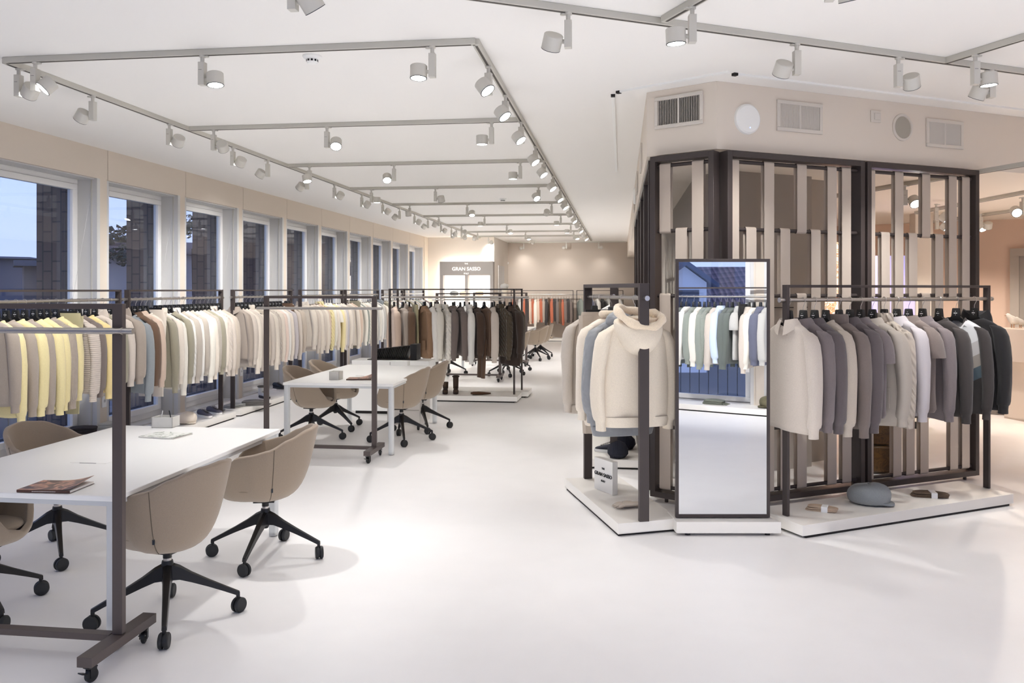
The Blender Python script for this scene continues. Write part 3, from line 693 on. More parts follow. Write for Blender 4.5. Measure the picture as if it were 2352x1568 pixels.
def trousers_mesh(v, L=.95):
    rnd = random.Random(v); rings = []; ph = rnd.uniform(0, 6)
    m = MB()
    for s in (-1, 1):
        rings = []
        for k in range(9):
            t = k / 8; z = -.15 - L * t; w = .100 - .028 * t; c = s * (.10 + .0 * t - .012 * t)
            rings.append([(c + w * math.cos(2 * PI * j / 16), .022 * math.sin(2 * PI * j / 16) * (1.1 + .3 * math.sin(3 * j + ph)) + .008 * math.sin(5 * t + ph), z) for j in range(16)])
        m.loft(rings, True, True)
    return m
me_hook = MB()
hp = [(-.018, 0, -.012)] + [(.020 * math.cos(q), 0, .020 * math.sin(q)) for q in [PI - PI * k / 8 for k in range(0, 9)]] + [(.018, 0, -.015), (.008, 0, -.034), (0, 0, -.05), (0, 0, -.09)]
me_hook.tube(hp, .0022, 6); me_hook = me_hook.mesh('hanger_hook', M_STEEL)
mb = MB(); mb.loft([[(x, y, z) for x, y in ((-a, -b), (a, -b), (a, b), (-a, b))] for a, b, z in ((.022, .008, -.073), (.026, .012, -.078), (.032, .014, -.14), (.05, .014, -.155), (.06, .012, -.17))])
for s in (-1, 1):
    mb.loft([[(s * x, y, z) for y, z in ((-dd, zz - .012), (dd, zz - .012), (dd, zz + .012), (-dd, zz + .012))] for x, zz, dd in ((.03, -.168, .012), (.08, -.196, .012), (.13, -.224, .013), (.175, -.25, .013), (.185, -.256, .010))])
me_hangb = mb.mesh('hanger_body', M_HANG)
mb = MB(); mb.tube([(-.18, 0, -.255), (-.10, 0, -.212), (0, 0, -.162), (.10, 0, -.212), (.18, 0, -.255)], .008, 8); mb.cyl((0, 0, -.08), (0, 0, -.15), .006, 8); me_hangw = mb.mesh('hanger_body', M_HANGW)
mb = MB(); mb.box((0, 0, -.11), (.26, .012, .02)); mb.box((-.1, 0, -.135), (.022, .02, .04)); mb.box((.1, 0, -.135), (.022, .02, .04)); me_clip = mb.mesh('hanger_body', M_HANG)
mb = MB()
for z, w in ((-.098, .006), (-.113, .026), (-.127, .006)): mb.box((0, -.0141, z), (w, .001, .003 if w < .01 else .005))
me_logo = mb.mesh('hanger_logo', M_WHITE)

GCOL = {  # colour name -> (rgb)
 'yellow': (226, 212, 160), 'warm yellow': (226, 204, 146), 'taupe': (160, 148, 137), 'dark taupe': (116, 104, 98), 'mauve grey': (116, 106, 106), 'dark mauve grey': (92, 83, 84),
 'oatmeal': (184, 172, 158), 'pale oatmeal': (200, 189, 178), 'cream': (216, 206, 193), 'ivory': (222, 217, 206), 'white': (224, 221, 215), 'greige': (172, 163, 152), 'olive grey': (146, 140, 122),
 'brown': (100, 76, 58), 'dark brown': (70, 52, 40), 'chocolate': (56, 42, 34), 'camel brown': (138, 108, 82), 'pinkish beige': (204, 182, 164), 'pale pink': (224, 204, 192), 'rust orange': (172, 96, 70), 'sage grey': (136, 142, 134),
 'dark sage': (96, 102, 98), 'pale blue': (196, 210, 230), 'slate blue': (96, 98, 116), 'charcoal': (60, 54, 52), 'black': (34, 32, 33), 'lilac grey': (186, 180, 182), 'light grey': (186, 184, 180), 'blue grey': (140, 146, 150), 'khaki': (168, 160, 126), 'dark olive': (78, 66, 50), 'denim blue': (84, 104, 140)}
def gmat(col, tex='knit'):
    rgb = GCOL[col]; nm = '%s_%s' % (col.replace(' ', '_'), tex)
    if tex == 'cable': return mat(nm, rgb, .9, bump='cable', strength=.9, var=.05, sheen=.2)
    if tex == 'rib': return mat(nm, rgb, .9, bump='rib', scale=28, strength=.7, var=.05, sheen=.2)
    if tex == 'hrib': return mat(nm, rgb, .9, bump='hrib', scale=16, strength=.9, var=.04, sheen=.2)
    if tex == 'cloth': return mat(nm, rgb, .8, bump='noise', scale=350, strength=.12, var=.05, sheen=.1)
    return mat(nm, rgb, .92, bump='noise', scale=380, strength=.4, var=.17, sheen=.2)
KN = {'sweater': 'sweater', 'knit': 'ribbed sweater', 'hknit': 'horizontally ribbed sweater', 'tee': 'short-sleeved polo', 'polo': 'long-sleeved polo', 'shirt': 'shirt', 'turtleneck': 'turtleneck', 'cable': 'cable-knit sweater', 'jacket': 'jacket', 'coat': 'coat', 'cardigan': 'cardigan',
      'vneck': 'v-neck sweater', 'hoodie': 'hooded sweater', 'vest': 'sleeveless vest', 'trousers': 'trousers'}
def garment(kind, col, P, rz, label, group, sz=1.0, hang='black', small=False, hlabel=None, clen=1.0, det=True, glabel=None):
    tex = {'cable': 'cable', 'knit': 'rib', 'hknit': 'hrib', 'shirt': 'cloth', 'jacket': 'cloth', 'trousers': 'cloth', 'coat': 'knit'}.get(kind, 'knit'); m = gmat(col, tex)
    v = random.randrange(4)
    # hanger: a thing of its own, hung on the rail
    h = thing('coat_hanger', hlabel, 'hanger', P, rz, 'hangers: ' + group)
    O('hanger_hook', me_hook, h)
    O('hanger_body', me_clip if kind == 'trousers' else (me_hangw if hang == 'white' else me_hangb), h)
    if hang == 'black' and det and kind != 'trousers': O('hanger_logo', me_logo, h)
    nm = {'knit': 'ribbed_sweater', 'hknit': 'ribbed_sweater', 'tee': 'polo_shirt', 'polo': 'polo_shirt', 'cable': 'cable_knit_sweater', 'vneck': 'sweater', 'vest': 'knitted_vest'}.get(kind, kind)
    cat = {'trousers': 'trousers', 'jacket': 'jacket', 'coat': 'coat', 'shirt': 'shirt', 'tee': 'shirt', 'polo': 'shirt', 'cardigan': 'cardigan', 'vest': 'vest'}.get(kind, 'sweater')
    if kind == 'trousers':
        k = ('tr', v % 2)
        if k not in GM: GM[k] = trousers_mesh(v).mesh('trouser_legs'); w_ = MB(); w_.loft([ell(.17, .03, -.12, 24), ell(.19, .032, -.2, 24), ell(.2, .034, -.3, 24)], True, True); GM[('trw', v % 2)] = w_.mesh('waist')
        b = O(nm, GM[k], loc=P, rz=rz, m=m); b.scale = (.95, 1, sz); O('waistband', GM[('trw', v % 2)], b, m=m)
    else:
        kk = {'knit': 'sweater', 'hknit': 'sweater'}.get(kind, kind)
        d = gmesh(kk, v); b = O(nm, d['body'], loc=P, rz=rz, m=m); b.scale = (random.uniform(.93, 1.03), random.uniform(.85, 1.0), sz)
        for k, me in d.items():
            if k == 'body': continue
            pn = 'sleeve' if k[0] == 's' else ('collar' if k == 'collar' else ('placket' if k == 'placket' else 'pocket'))
            if small and pn not in ('sleeve', 'collar'): continue
            O(pn, me, b, m=m)
    tag(b, label, cat, group)
    return b, h

def fill(rackname, A, B, items, z, front=0, endname='', hang='black', jit=8, szr=(.95, 1.08), small=False, det=True, ts=None, tilt=0, kinds=None):
    """items: (kind, colour[, size]) spread along A->B. front: rotation so that the garment front faces back along A"""
    A = Vector(A); B = Vector(B); d = B - A; an = math.atan2(d.y, d.x) - PI / 2 + front
    n = len(items); out = []
    hl = '%s plastic hanger on %s' % ('white' if hang == 'white' else 'black', rackname)
    for i, it in enumerate(items):
        t = (i + .5) / n if ts is None else ts[i]
        p = A + d * t; kind, col = it[0], it[1]; s = it[2] if len(it) > 2 else random.uniform(*szr)
        rot = R(random.uniform(-jit, jit) + tilt) if len(it) < 4 else R(it[3])
        lb = '%s %s, %s from %s on %s' % (col, KN[kind], ORD[i + 1], endname, rackname)
        out.append(garment(kind, col, (p.x, p.y, z), an + rot, lb, 'clothes on ' + rackname, s, hang, small, hl, det=det))
    return out

# ---------------- island rack on the right
RA, RB = Vector((1.185, 6.10)), Vector((2.985, 7.17))
fixed_rack(RA, RB, 'dark metal rack of grey and taupe knitwear beside the tall mirror', .05, 1.755, 1.645)
platform([(1.25, 5.86), (3.11, 6.99), (2.86, 7.41), (1.0, 6.29)], 'white platform under the rack of taupe knitwear')
hk = [1812, 1845, 1871, 1897, 1927, 1952, 1977, 2004, 2031, 2060, 2087, 2119, 2157, 2196, 2238]
ts = [along(px, RA, RB) / (RB - RA).length for px in hk]
its = [('polo', 'pale oatmeal', 1.02, 3), ('polo', 'mauve grey', 1.0, 4), ('polo', 'dark mauve grey', 1.0, 2), ('sweater', 'oatmeal', 1.0, 0), ('turtleneck', 'dark taupe', 1.04, 3), ('polo', 'dark mauve grey', .98, 2), ('tee', 'mauve grey', 1.0, 2),
       ('jacket', 'greige', 1.04, 14), ('cable', 'oatmeal', 1.0, 0), ('shirt', 'lilac grey', .97, 4), ('tee', 'dark taupe', .95, 5), ('polo', 'mauve grey', 1.0, 3), ('sweater', 'charcoal', 1.02, -3), ('vneck', 'light grey', 1.0, 17), ('hoodie', 'black', .95, 4)]
isl = fill('the island rack', RA, RB, its, 1.645, 0, 'the tall mirror', ts=ts, jit=0)
# dark sleeves and a patchwork front on the v-neck; dark cuffs on the oatmeal one
b = isl[13][0]
def patch_mat():
    m = bpy.data.materials.new('patchwork_knit'); m.use_nodes = True; n = m.node_tree.nodes; l = m.node_tree.links
    t = n.new('ShaderNodeTexCoord'); s = n.new('ShaderNodeSeparateXYZ'); l.new(t.outputs['Object'], s.inputs[0])
    k = n.new('ShaderNodeMath'); k.operation = 'MULTIPLY_ADD'; k.inputs[1].default_value = -.55; l.new(s.outputs['X'], k.inputs[0]); l.new(s.outputs['Z'], k.inputs[2])
    r = n.new('ShaderNodeValToRGB'); mr = n.new('ShaderNodeMapRange'); mr.inputs['From Min'].default_value = -.95; mr.inputs['From Max'].default_value = -.15
    l.new(k.outputs[0], mr.inputs['Value']); l.new(mr.outputs[0], r.inputs['Fac']); r.color_ramp.interpolation = 'CONSTANT'
    cs = [(0, (58, 54, 52)), (.28, (78, 92, 100)), (.40, (150, 142, 134)), (.52, (190, 186, 184)), (.66, (216, 216, 216))]
    for i, (p, c) in enumerate(cs):
        e = r.color_ramp.elements[i] if i < 2 else r.color_ramp.elements.new(p); e.position = p; e.color = s2l(c) + (1,)
    l.new(r.outputs['Color'], n['Principled BSDF'].inputs['Base Color']); n['Principled BSDF'].inputs['Roughness'].default_value = .9; return m
b.material_slots[0].material = patch_mat(); b['label'] = 'charcoal v-neck sweater with white and grey patchwork front, beside the black hooded one'
for c in b.children:
    c.material_slots[0].material = gmat('charcoal'); c['label'] = 'plain charcoal ' + c.name.split('.')[0]
isl[0][0]['label'] = 'pale oatmeal long-sleeved polo, nearest the tall mirror on the island rack'
isl[14][0]['label'] = 'black hooded knit jacket at the counter end of the island rack'
# ---------------- island rack on the left of the mirror
LA, LB = Vector((.165, 5.82)), Vector((-.275, 7.08))
fixed_rack(LA, LB, 'dark metal rack of cream jackets beside the aisle', .07, 1.765, 1.66, over=.06, bar=.03)
platform([(-.012, 5.74), (.42, 5.93), (-.02, 7.22), (-.47, 7.06)], 'white platform under the rack of cream jackets')
# jackets (backs to the camera)
def jacket_big(t, col, label, hood=None, slp=1.2, hem=-.9, sw=1.15, puff=1.7, tex='cloth', rzj=0, pad=False, sl=-.93, drop=0):
    P = LA + (LB - LA) * t; d = LB - LA; rz = math.atan2(d.y, d.x) + PI / 2 + R(rzj); rnd = random.Random(int(t * 100))
    m = mat('jacket_' + col.replace(' ', '_'), GCOL.get(col, JC.get(col)), .55 if 'blue' in col else .82, bump='noise', scale=(9 if 'blue' in col else 260), strength=(1.0 if 'blue' in col else .3), var=(0.0 if 'blue' in col else .12), sheen=.2)
    if 'blue' in col: m.node_tree.nodes['Bump'].inputs['Distance'].default_value = .03
    h = thing('coat_hanger', 'black plastic hanger on the rack of cream jackets', 'hanger', (P.x, P.y, 1.66), rz, 'hangers: clothes on the rack of cream jackets')
    O('hanger_hook', me_hook, h); O('hanger_body', me_hangb, h)
    b = O('jacket', torso(rnd, hem, sw, puff), loc=(P.x, P.y, 1.66 + drop), rz=rz, m=m); tag(b, label, 'jacket', 'clothes on the rack of cream jackets')
    for s in (-1, 1): O('sleeve', sleeve(rnd, s, sl, 'long', slp, sw * .98).mesh('sleeve', ang=1.3), b, m=m)
    w = MB(); w.loft([ell(.225 * sw, .05 * puff, hem + .01, 36), ell(.228 * sw, .053 * puff, hem - .01, 36), ell(.215 * sw, .046 * puff, hem - .06, 36), ell(.205 * sw, .038 * puff, hem - .065, 36)], False, True)
    O('hem_band', w, b, m=m)
    return b, m
JC = {'cream wool': (218, 206, 188), 'shearling cream': (224, 212, 196), 'steel blue': (132, 134, 138), 'pale taupe': (190, 180, 168), 'fur cream': (232, 214, 188)}
j1, jm = jacket_big(.13, 'cream wool', 'cream wool bomber with fur-edged hood, seen from behind', hem=-.86, sw=1.12, puff=1.9, sl=-.95)
# hood hanging down the back (+y is the back of the garment)
m = MB(); n = 32; rings = []
for i in range(12):
    t = i / 11
    w = .172 * (1 - t ** 2.2) ** .55 * (1 - .12 * t) + .012; z = NECK + .015 - .27 * t ** .9; yb = .075 + .115 * math.sin(PI * min(1, .12 + t * .85)) * (1 - .2 * t)
    rings.append([(w * math.cos(q) * (1 + .02 * math.sin(5 * q)), (.045 + (yb if math.sin(q) > 0 else .02) * abs(math.sin(q)) ** .8 * (1 if math.sin(q) > 0 else -1)), z - .035 * math.sin(q) * (1 - t)) for q in [2 * PI * j / n for j in range(n)]])
m.loft(rings, True, True); hd = O('hood', m, j1, m=jm, sub=1)
m = MB(); pts = []; rr = []
for k in range(40):
    q = 2 * PI * k / 40; pts.append((.165 * math.cos(q), .085 + .088 * math.sin(q), NECK + .028 + .02 * math.cos(2 * q) - .055 * math.sin(q) + .025 * math.cos(q))); rr.append(.031 + .006 * math.sin(7 * q) + random.uniform(-.002, .002))
m.tube(pts, rr, 12, closed=True)
mf = mat('fur_trim', (232, 214, 188), .95, bump='noise', scale=180, strength=1.0, var=.12, sheen=.6)
fr = O('fur_trim', m, hd, m=mf); fr['label'] = 'pale fur trim'
m = MB(); m.loft([[(x * s_, .09 + y * s_, z) for x, y in [(.145 * math.cos(q), .07 * math.sin(q)) for q in [2 * PI * j / 24 for j in range(24)]]] for s_, z in ((1.0, NECK + .02), (.8, NECK - .02), (.3, NECK - .04))], False, True)
O('hood_lining', m, hd, m=mf)
j2, jm2 = jacket_big(.33, 'steel blue', 'steel blue padded jacket behind the cream bomber', hem=-.97, sw=1.1, puff=1.6, rzj=3, sl=-.93, slp=1.2)
m = MB(); m.lathe([(.02, 0), (.1, -.0), (.15, -.04), (.16, -.09), (.12, -.14), (.04, -.16)], 28, c=(0, .05, NECK + .06)); m.v = [(x, .05 + (y - .05) * .75, z) for x, y, z in m.v]; O('hood', m, j2, m=jm2, sub=1)
j3, jm3 = jacket_big(.52, 'shearling cream', 'cream shearling jacket between blue jacket and trousers', hem=-.93, sw=1.06, puff=1.5, rzj=8, sl=-.95, slp=1.1)
m = MB(); m.tube([(.085 * math.cos(q), .015 + .06 * math.sin(q), NECK + .03) for q in [2 * PI * j / 24 for j in range(24)]], .03, 10, closed=True); O('fur_collar', m, j3, m=mf)
P = LA + (LB - LA) * .68; rzz = math.atan2((LB - LA).y, (LB - LA).x) + PI / 2
garment('trousers', 'oatmeal', (P.x - .02, P.y, 1.66), rzz, 'oatmeal drawstring trousers on the rack of cream jackets', 'clothes on the rack of cream jackets', 1.0, hlabel='black plastic hanger on the rack of cream jackets')
j4, jm4 = jacket_big(.86, 'pale taupe', 'pale taupe wool coat at the far end of the rack of cream jackets', hem=-.9, sw=1.12, puff=1.2, rzj=14, sl=-.95, slp=1.0)

# ---------------- further racks along the aisle side of the island
for k in range(3):
    yA = 8.0 + k * 2.3; A_, B_ = Vector((-.06, yA)), Vector((-.06, yA + 1.9))
    fixed_rack(A_, B_, 'dark rack along the aisle side of the island, %s behind the cream jackets' % ORD[k + 1], .07, 1.765, 1.66, over=.06, bar=.03)
    platform(rect(A_, B_, .24, .28), 'white platform along the aisle side of the island, %s behind the cream jackets' % ORD[k + 1])
fill('the second rack along the island', (-.06, 8.05), (-.06, 9.85), [('sweater', c) for c in ('cream', 'white', 'light grey', 'white', 'greige', 'ivory', 'white', 'cream', 'light grey', 'white')], 1.66, 0, 'the mirror side', hang='black', small=True)
fill('the third rack along the island', (-.06, 10.35), (-.06, 12.15), [('sweater', c) for c in ('white', 'light grey', 'sage grey', 'white', 'slate blue', 'white', 'light grey', 'white')], 1.66, 0, 'the mirror side', hang='white', small=True)

# ---------------- window wall racks
XRK = -5.26
wr = [(6.05, 8.04), (8.20, 10.28), (10.62, 12.60), (13.0, 15.05), (15.25, 17.4), (17.75, 19.4), (19.6, 21.6)]
nmr = ['the first window rack', 'the second window rack', 'the third window rack', 'the fourth window rack', 'the fifth window rack', 'the sixth window rack', 'the seventh window rack']
dsc = ['yellow and taupe knits', 'cream and olive knits', 'cream cardigans', 'pale knits on white hangers', 'ivory knits on white hangers', 'grey knits', 'few pale knits']
for k, (a, b) in enumerate(wr):
    fixed_rack((XRK, a), (XRK, b), 'dark rack by the windows holding %s, %s in the row' % (dsc[k], ORD[k + 1]), .06, 1.72, 1.615)
    platform([(-5.09, a - .12), (-5.09, b + .09), (-5.62, b + .09), (-5.62, a - .12)], 'white window-side platform under %s, %s in the row' % (dsc[k], ORD[k + 1]))
hk = [-28, -8, 14, 36, 56, 78, 95, 110, 129, 147, 165, 180, 199, 218, 236, 253, 271]
L0 = wr[0]; ts = [(atx(p, 0, XRK).y - L0[0]) / (L0[1] - L0[0]) for p in hk]
its = [('sweater', 'taupe'), ('sweater', 'yellow'), ('sweater', 'taupe', 1.06), ('sweater', 'yellow', 1.03), ('sweater', 'taupe', 1.07), ('sweater', 'yellow', 1.1), ('sweater', 'yellow', 1.03), ('knit', 'taupe', 1.02), ('sweater', 'yellow', 1.0), ('trousers', 'khaki', .98), ('hknit', 'pale oatmeal', 1.0),
       ('sweater', 'dark taupe', .97), ('sweater', 'warm yellow', 1.0), ('hoodie', 'pale oatmeal', .93), ('sweater', 'olive grey', .94), ('sweater', 'pale oatmeal', .92), ('hoodie', 'taupe', .95)]
fill(nmr[0], (XRK, L0[0]), (XRK, L0[1]), its, 1.615, 0, 'the camera end', ts=ts, jit=4)
its = [('sweater', 'blue grey', 1.13), ('jacket', 'brown', 1.05), ('shirt', 'pinkish beige'), ('vest', 'cream', 1.05), ('trousers', 'cream', 1.0), ('sweater', 'olive grey', 1.1), ('turtleneck', 'cream', 1.03), ('sweater', 'ivory', 1.15), ('sweater', 'olive grey', 1.03), ('cable', 'white', 1.07), ('sweater', 'greige', 1.04),
       ('sweater', 'white', 1.02), ('sweater', 'greige', 1.0), ('sweater', 'ivory', 1.07), ('sweater', 'cream', 1.04), ('knit', 'greige', 1.0), ('sweater', 'olive grey', 1.0), ('sweater', 'cream', 1.02), ('cable', 'pale oatmeal', 1.05), ('sweater', 'pale oatmeal', 1.05), ('sweater', 'oatmeal', 1.04)]
fill(nmr[1], (XRK, wr[1][0]), (XRK, wr[1][1]), its, 1.615, 0, 'the camera end', jit=5)
its = [('shirt', 'taupe'), ('cardigan', 'pale oatmeal', 1.03), ('sweater', 'cream', 1.1), ('sweater', 'pale oatmeal', 1.08), ('turtleneck', 'cream', 1.1), ('sweater', 'oatmeal', 1.05), ('sweater', 'pale oatmeal', 1.03), ('sweater', 'cream', 1.1), ('cable', 'pale oatmeal', 1.06), ('sweater', 'cream', 1.04), ('sweater', 'pale pink', 1.06),
       ('sweater', 'white', 1.04), ('sweater', 'cream', 1.06), ('sweater', 'lilac grey', 1.04), ('trousers', 'brown', .9), ('sweater', 'pale oatmeal', 1.03), ('jacket', 'oatmeal', .98)]
fill(nmr[2], (XRK, wr[2][0]), (XRK, wr[2][1]), its, 1.615, 0, 'the camera end', jit=5, small=True)
its = [('hoodie', 'cream', .95), ('sweater', 'pale oatmeal'), ('sweater', 'cream'), ('sweater', 'pale oatmeal'), ('sweater', 'cream', 1.06), ('sweater', 'pinkish beige'), ('cable', 'yellow'), ('sweater', 'ivory'), ('sweater', 'cream'), ('tee', 'ivory'), ('sweater', 'yellow'), ('sweater', 'cream'), ('sweater', 'lilac grey'), ('sweater', 'cream'), ('sweater', 'pale oatmeal')]
fill(nmr[3], (XRK, wr[3][0]), (XRK, wr[3][1]), its, 1.615, 0, 'the camera end', hang='white', jit=8, small=True)
its = [('sweater', 'cream'), ('sweater', 'pinkish beige'), ('trousers', 'olive grey', .95), ('sweater', 'ivory'), ('sweater', 'sage grey'), ('cable', 'ivory'), ('sweater', 'cream'), ('sweater', 'white'), ('sweater', 'ivory'), ('sweater', 'light grey'), ('sweater', 'ivory'), ('sweater', 'white'), ('sweater', 'light grey'), ('trousers', 'blue grey', .9), ('sweater', 'cream')]
fill(nmr[4], (XRK, wr[4][0]), (XRK, wr[4][1]), its, 1.615, 0, 'the camera end', hang='white', jit=8, small=True)
its = [('sweater', c) for c in ('olive grey', 'light grey', 'greige', 'sage grey', 'taupe', 'light grey', 'mauve grey', 'taupe', 'greige', 'light grey')]
fill(nmr[5], (XRK, wr[5][0]), (XRK, wr[5][1]), its, 1.615, 0, 'the camera end', hang='white', jit=8, small=True)
fill(nmr[6], (XRK, wr[6][0]), (XRK, wr[6][1]), its[:7], 1.615, 0, 'the camera end', hang='white', jit=8, small=True)

# ---------------- racks of brown knitwear across the room
BA, BB = Vector((-3.62, 12.62)), Vector((-1.63, 12.62))
fixed_rack(BA, BB, 'dark rack of brown and white knitwear across the room, front one of a pair', .06, 1.735, 1.60, over=.12)
platform([(-4.25, 12.34), (-1.55, 12.34), (-1.55, 12.92), (-4.25, 12.92)], 'white platform carrying ankle boots under brown knitwear')
fixed_rack((-3.65, 13.2), (-1.58, 13.2), 'dark rack of brown knitwear across the room, back one of a pair', .06, 1.735, 1.60, over=.1)
platform([(-4.2, 12.95), (-1.45, 12.95), (-1.45, 13.5), (-4.2, 13.5)], 'white platform right behind the boots platform')
hk = [900, 921, 940, 958, 985, 1003, 1021, 1043, 1058, 1070, 1092, 1108, 1124, 1143, 1163, 1181]
ts = [along(px, BA, BB) / (BB - BA).length for px in [905, 925, 940, 955, 974, 990, 1006, 1022, 1040, 1057, 1078, 1093, 1112, 1130, 1149, 1172]]
its = [('sweater', 'pinkish beige', 1, 29), ('hoodie', 'taupe', 1, 35), ('sweater', 'brown', 1, 25), ('trousers', 'khaki', .95, 22), ('jacket', 'camel brown', 1.04, 42), ('sweater', 'white', 1.02, 31), ('turtleneck', 'ivory', 1, 22), ('cable', 'ivory', 1.06, 31), ('polo', 'dark taupe', 1, 21), ('sweater', 'dark taupe', 1.0, 29),
       ('turtleneck', 'white', 1.08, 19), ('cardigan', 'dark brown', 1.05, 29), ('cardigan', 'brown', 1.0, 43), ('sweater', 'pale oatmeal', 1.03, 21), ('cable', 'dark olive', 1.0, 45), ('coat', 'chocolate', .98, 51)]
fill('the rack of brown knitwear', BA, BB, its, 1.60, 0, 'the window end', jit=0, ts=ts)
garment('trousers', 'brown', (-2.15, 12.62, 1.40), R(-60), 'brown wide trousers hanging low under the brown knitwear', 'clothes on the rack of brown knitwear', .96, hlabel='black plastic hanger on the rack of brown knitwear')
its = [('sweater', c, 1, 20) for c in ('light grey', 'white', 'ivory', 'olive grey', 'cream', 'white', 'light grey', 'brown', 'ivory', 'dark brown', 'cream')] + [('coat', 'dark olive', .98, 35)]
fill('the rack behind the brown knitwear', (-3.6, 13.2), (-1.62, 13.2), its, 1.60, 0, 'the window end', small=True, hang='black')
fill('the small mobile rack', (-3.35, 15.22), (-2.35, 15.22), [('trousers', 'oatmeal', 1, 20), ('trousers', 'cream', 1, 10), ('sweater', 'cream', 1, 20), ('sweater', 'ivory', 1, 15), ('sweater', 'white', 1, 20)], 1.53, 0, 'the window end', hang='white', small=True)

# ---------------- far wall racks
fixed_rack((-3.66, 27.55), (-1.56, 27.55), 'thin dark rack of rust and grey knits at the far wall', .05, 1.70, 1.56, bar=.02)
platform([(-3.75, 27.2), (-1.5, 27.2), (-1.5, 27.9), (-3.75, 27.9)], 'long low white platform at the far wall under rust knits')
cs = ['rust orange', 'dark taupe', 'light grey', 'light grey', 'rust orange', 'charcoal', 'pinkish beige', 'rust orange', 'ivory', 'pinkish beige', 'rust orange', 'taupe', 'charcoal', 'brown', 'rust orange', 'charcoal', 'dark taupe', 'brown', 'rust orange', 'dark taupe', 'charcoal', 'dark taupe']
its = [('trousers' if i == 13 else 'sweater', c, random.uniform(.95, 1.12), 8) for i, c in enumerate(cs)]
fill('the far wall rack of rust knits', (-3.62, 27.55), (-1.6, 27.55), its, 1.56, 0, 'the alcove end', hang='white', small=True)
fixed_rack((-1.44, 27.55), (.1, 27.55), 'thin dark rack of grey-green knits at the far wall', .05, 1.70, 1.56, bar=.02)
platform([(-1.46, 27.2), (.2, 27.2), (.2, 27.9), (-1.46, 27.9)], 'low white platform at the far wall under grey-green knits')
fill('the far wall rack of grey-green knits', (-1.4, 27.55), (.05, 27.55), [('sweater', c, 1, 20) for c in ('sage grey', 'blue grey', 'slate blue', 'white', 'black', 'light grey', 'charcoal', 'white')], 1.56, 0, 'the rust rack', hang='white', small=True)

# ---------------- tall mirror
e = thing('standing_mirror', 'tall dark-framed mirror standing on a low white base', 'mirror', tuple(cam2w((1660 - CX) / F * Z_M, Z_M)), YAW)
w, z0, z1, t = .668, .108, 1.938, .022
for x in (-w / 2 + t / 2, w / 2 - t / 2):
    m = MB(); m.box((x, .012, (z0 + z1) / 2), (t, .035, z1 - z0)); O('mirror_frame', m, e, m=M_METAL, bevel=.001)
for z in (z0 + t / 2, z1 - t / 2):
    m = MB(); m.box((0, .012, z), (w - 2 * t, .035, t)); O('mirror_frame', m, e, m=M_METAL, bevel=.001)
m = MB(); m.box((0, .004, (z0 + z1) / 2), (w - 2 * t, .008, z1 - z0 - 2 * t)); O('mirror_glass', m, e, m=M_MIRROR)
m = MB(); m.box((0, .022, (z0 + z1) / 2), (w - 2 * t, .012, z1 - z0 - 2 * t)); O('mirror_back', m, e, m=M_METAL)
c0 = atz(1555, 1230, .01); c1 = atz(1788, 1232, .01)
m = MB(); m.prism([(-.345, -.09), (.385, -.09), (.335, .19), (-.355, .19)], .02, .10); O('mirror_base', m, e, m=M_PLAT, bevel=.002)
m = MB()
for x in (-.26, .3):
    for y in (-.05, .14): m.cyl((x, y, 0), (x, y, .02), .018, 12)
O('mirror_feet', m, e, m=M_BLACK)

# ---------------- what the mirror shows: rack on the slanted window wall
va, vb = vm(1560, 11.7), vm(1765, 11.05); vd = (vb - va).normalized(); vn = Vector((vd.y, -vd.x, 0))      # vn points to the wall
ra, rb = va - vd * .9 + vn * .28, vb + vd * .7 + vn * .28
fixed_rack(ra.xy, rb.xy, 'dark rack on the slanted window wall, seen in the mirror', .05, 1.755, 1.62)
k0, k1 = va - vd * 1.2, vb + vd * .9
platform([tuple(k0.xy), tuple(k1.xy), tuple((k1 + vn * .55).xy), tuple((k0 + vn * .55).xy)], 'white platform on the slanted window wall, seen in the mirror')
hk = [1548, 1566, 1577, 1594, 1607, 1618, 1629, 1643, 1656, 1671, 1682, 1698, 1708, 1720, 1732, 1747, 1762]
def tt(px):
    # intersect virtual ray with mirrored rail line
    best = None
    for i in range(600):
        p = ra + (rb - ra) * i / 600
        Zr = -SA * p.x + CA * p.y; xr = CA * p.x + SA * p.y; Zv = 2 * Z_M - Zr; q = abs(CX + F * xr / Zv - px)
        if best is None or q < best[0]: best = (q, i / 600)
    return best[1]
ts = [tt(p) for p in hk]
its = [('cable', 'dark sage', 1.1, 0), ('sweater', 'dark sage', 1.08, 8), ('sweater', 'white', 1, 5), ('sweater', 'sage grey', 1.03, 8), ('sweater', 'ivory', 1.02, 6), ('sweater', 'sage grey', 1.06, 4), ('knit', 'sage grey', 1.02, 8), ('sweater', 'pale oatmeal', 1.06, 6), ('shirt', 'pale blue', .98, 10),
       ('sweater', 'dark sage', 1.04, 6), ('sweater', 'dark sage', 1.04, 10), ('tee', 'light grey', 1.0, 5), ('trousers', 'black', .85, 5), ('polo', 'pale oatmeal', 1.08, 6), ('sweater', 'ivory', 1.02, 10), ('jacket', 'slate blue', 1.04, 10), ('sweater', 'light grey', 1.0, 8)]
fill('the slanted wall rack', ra.xy, rb.xy, its, 1.62, 0, 'the window corner', ts=ts, jit=0)
# electric socket on that wall and tiled roof with gable outside

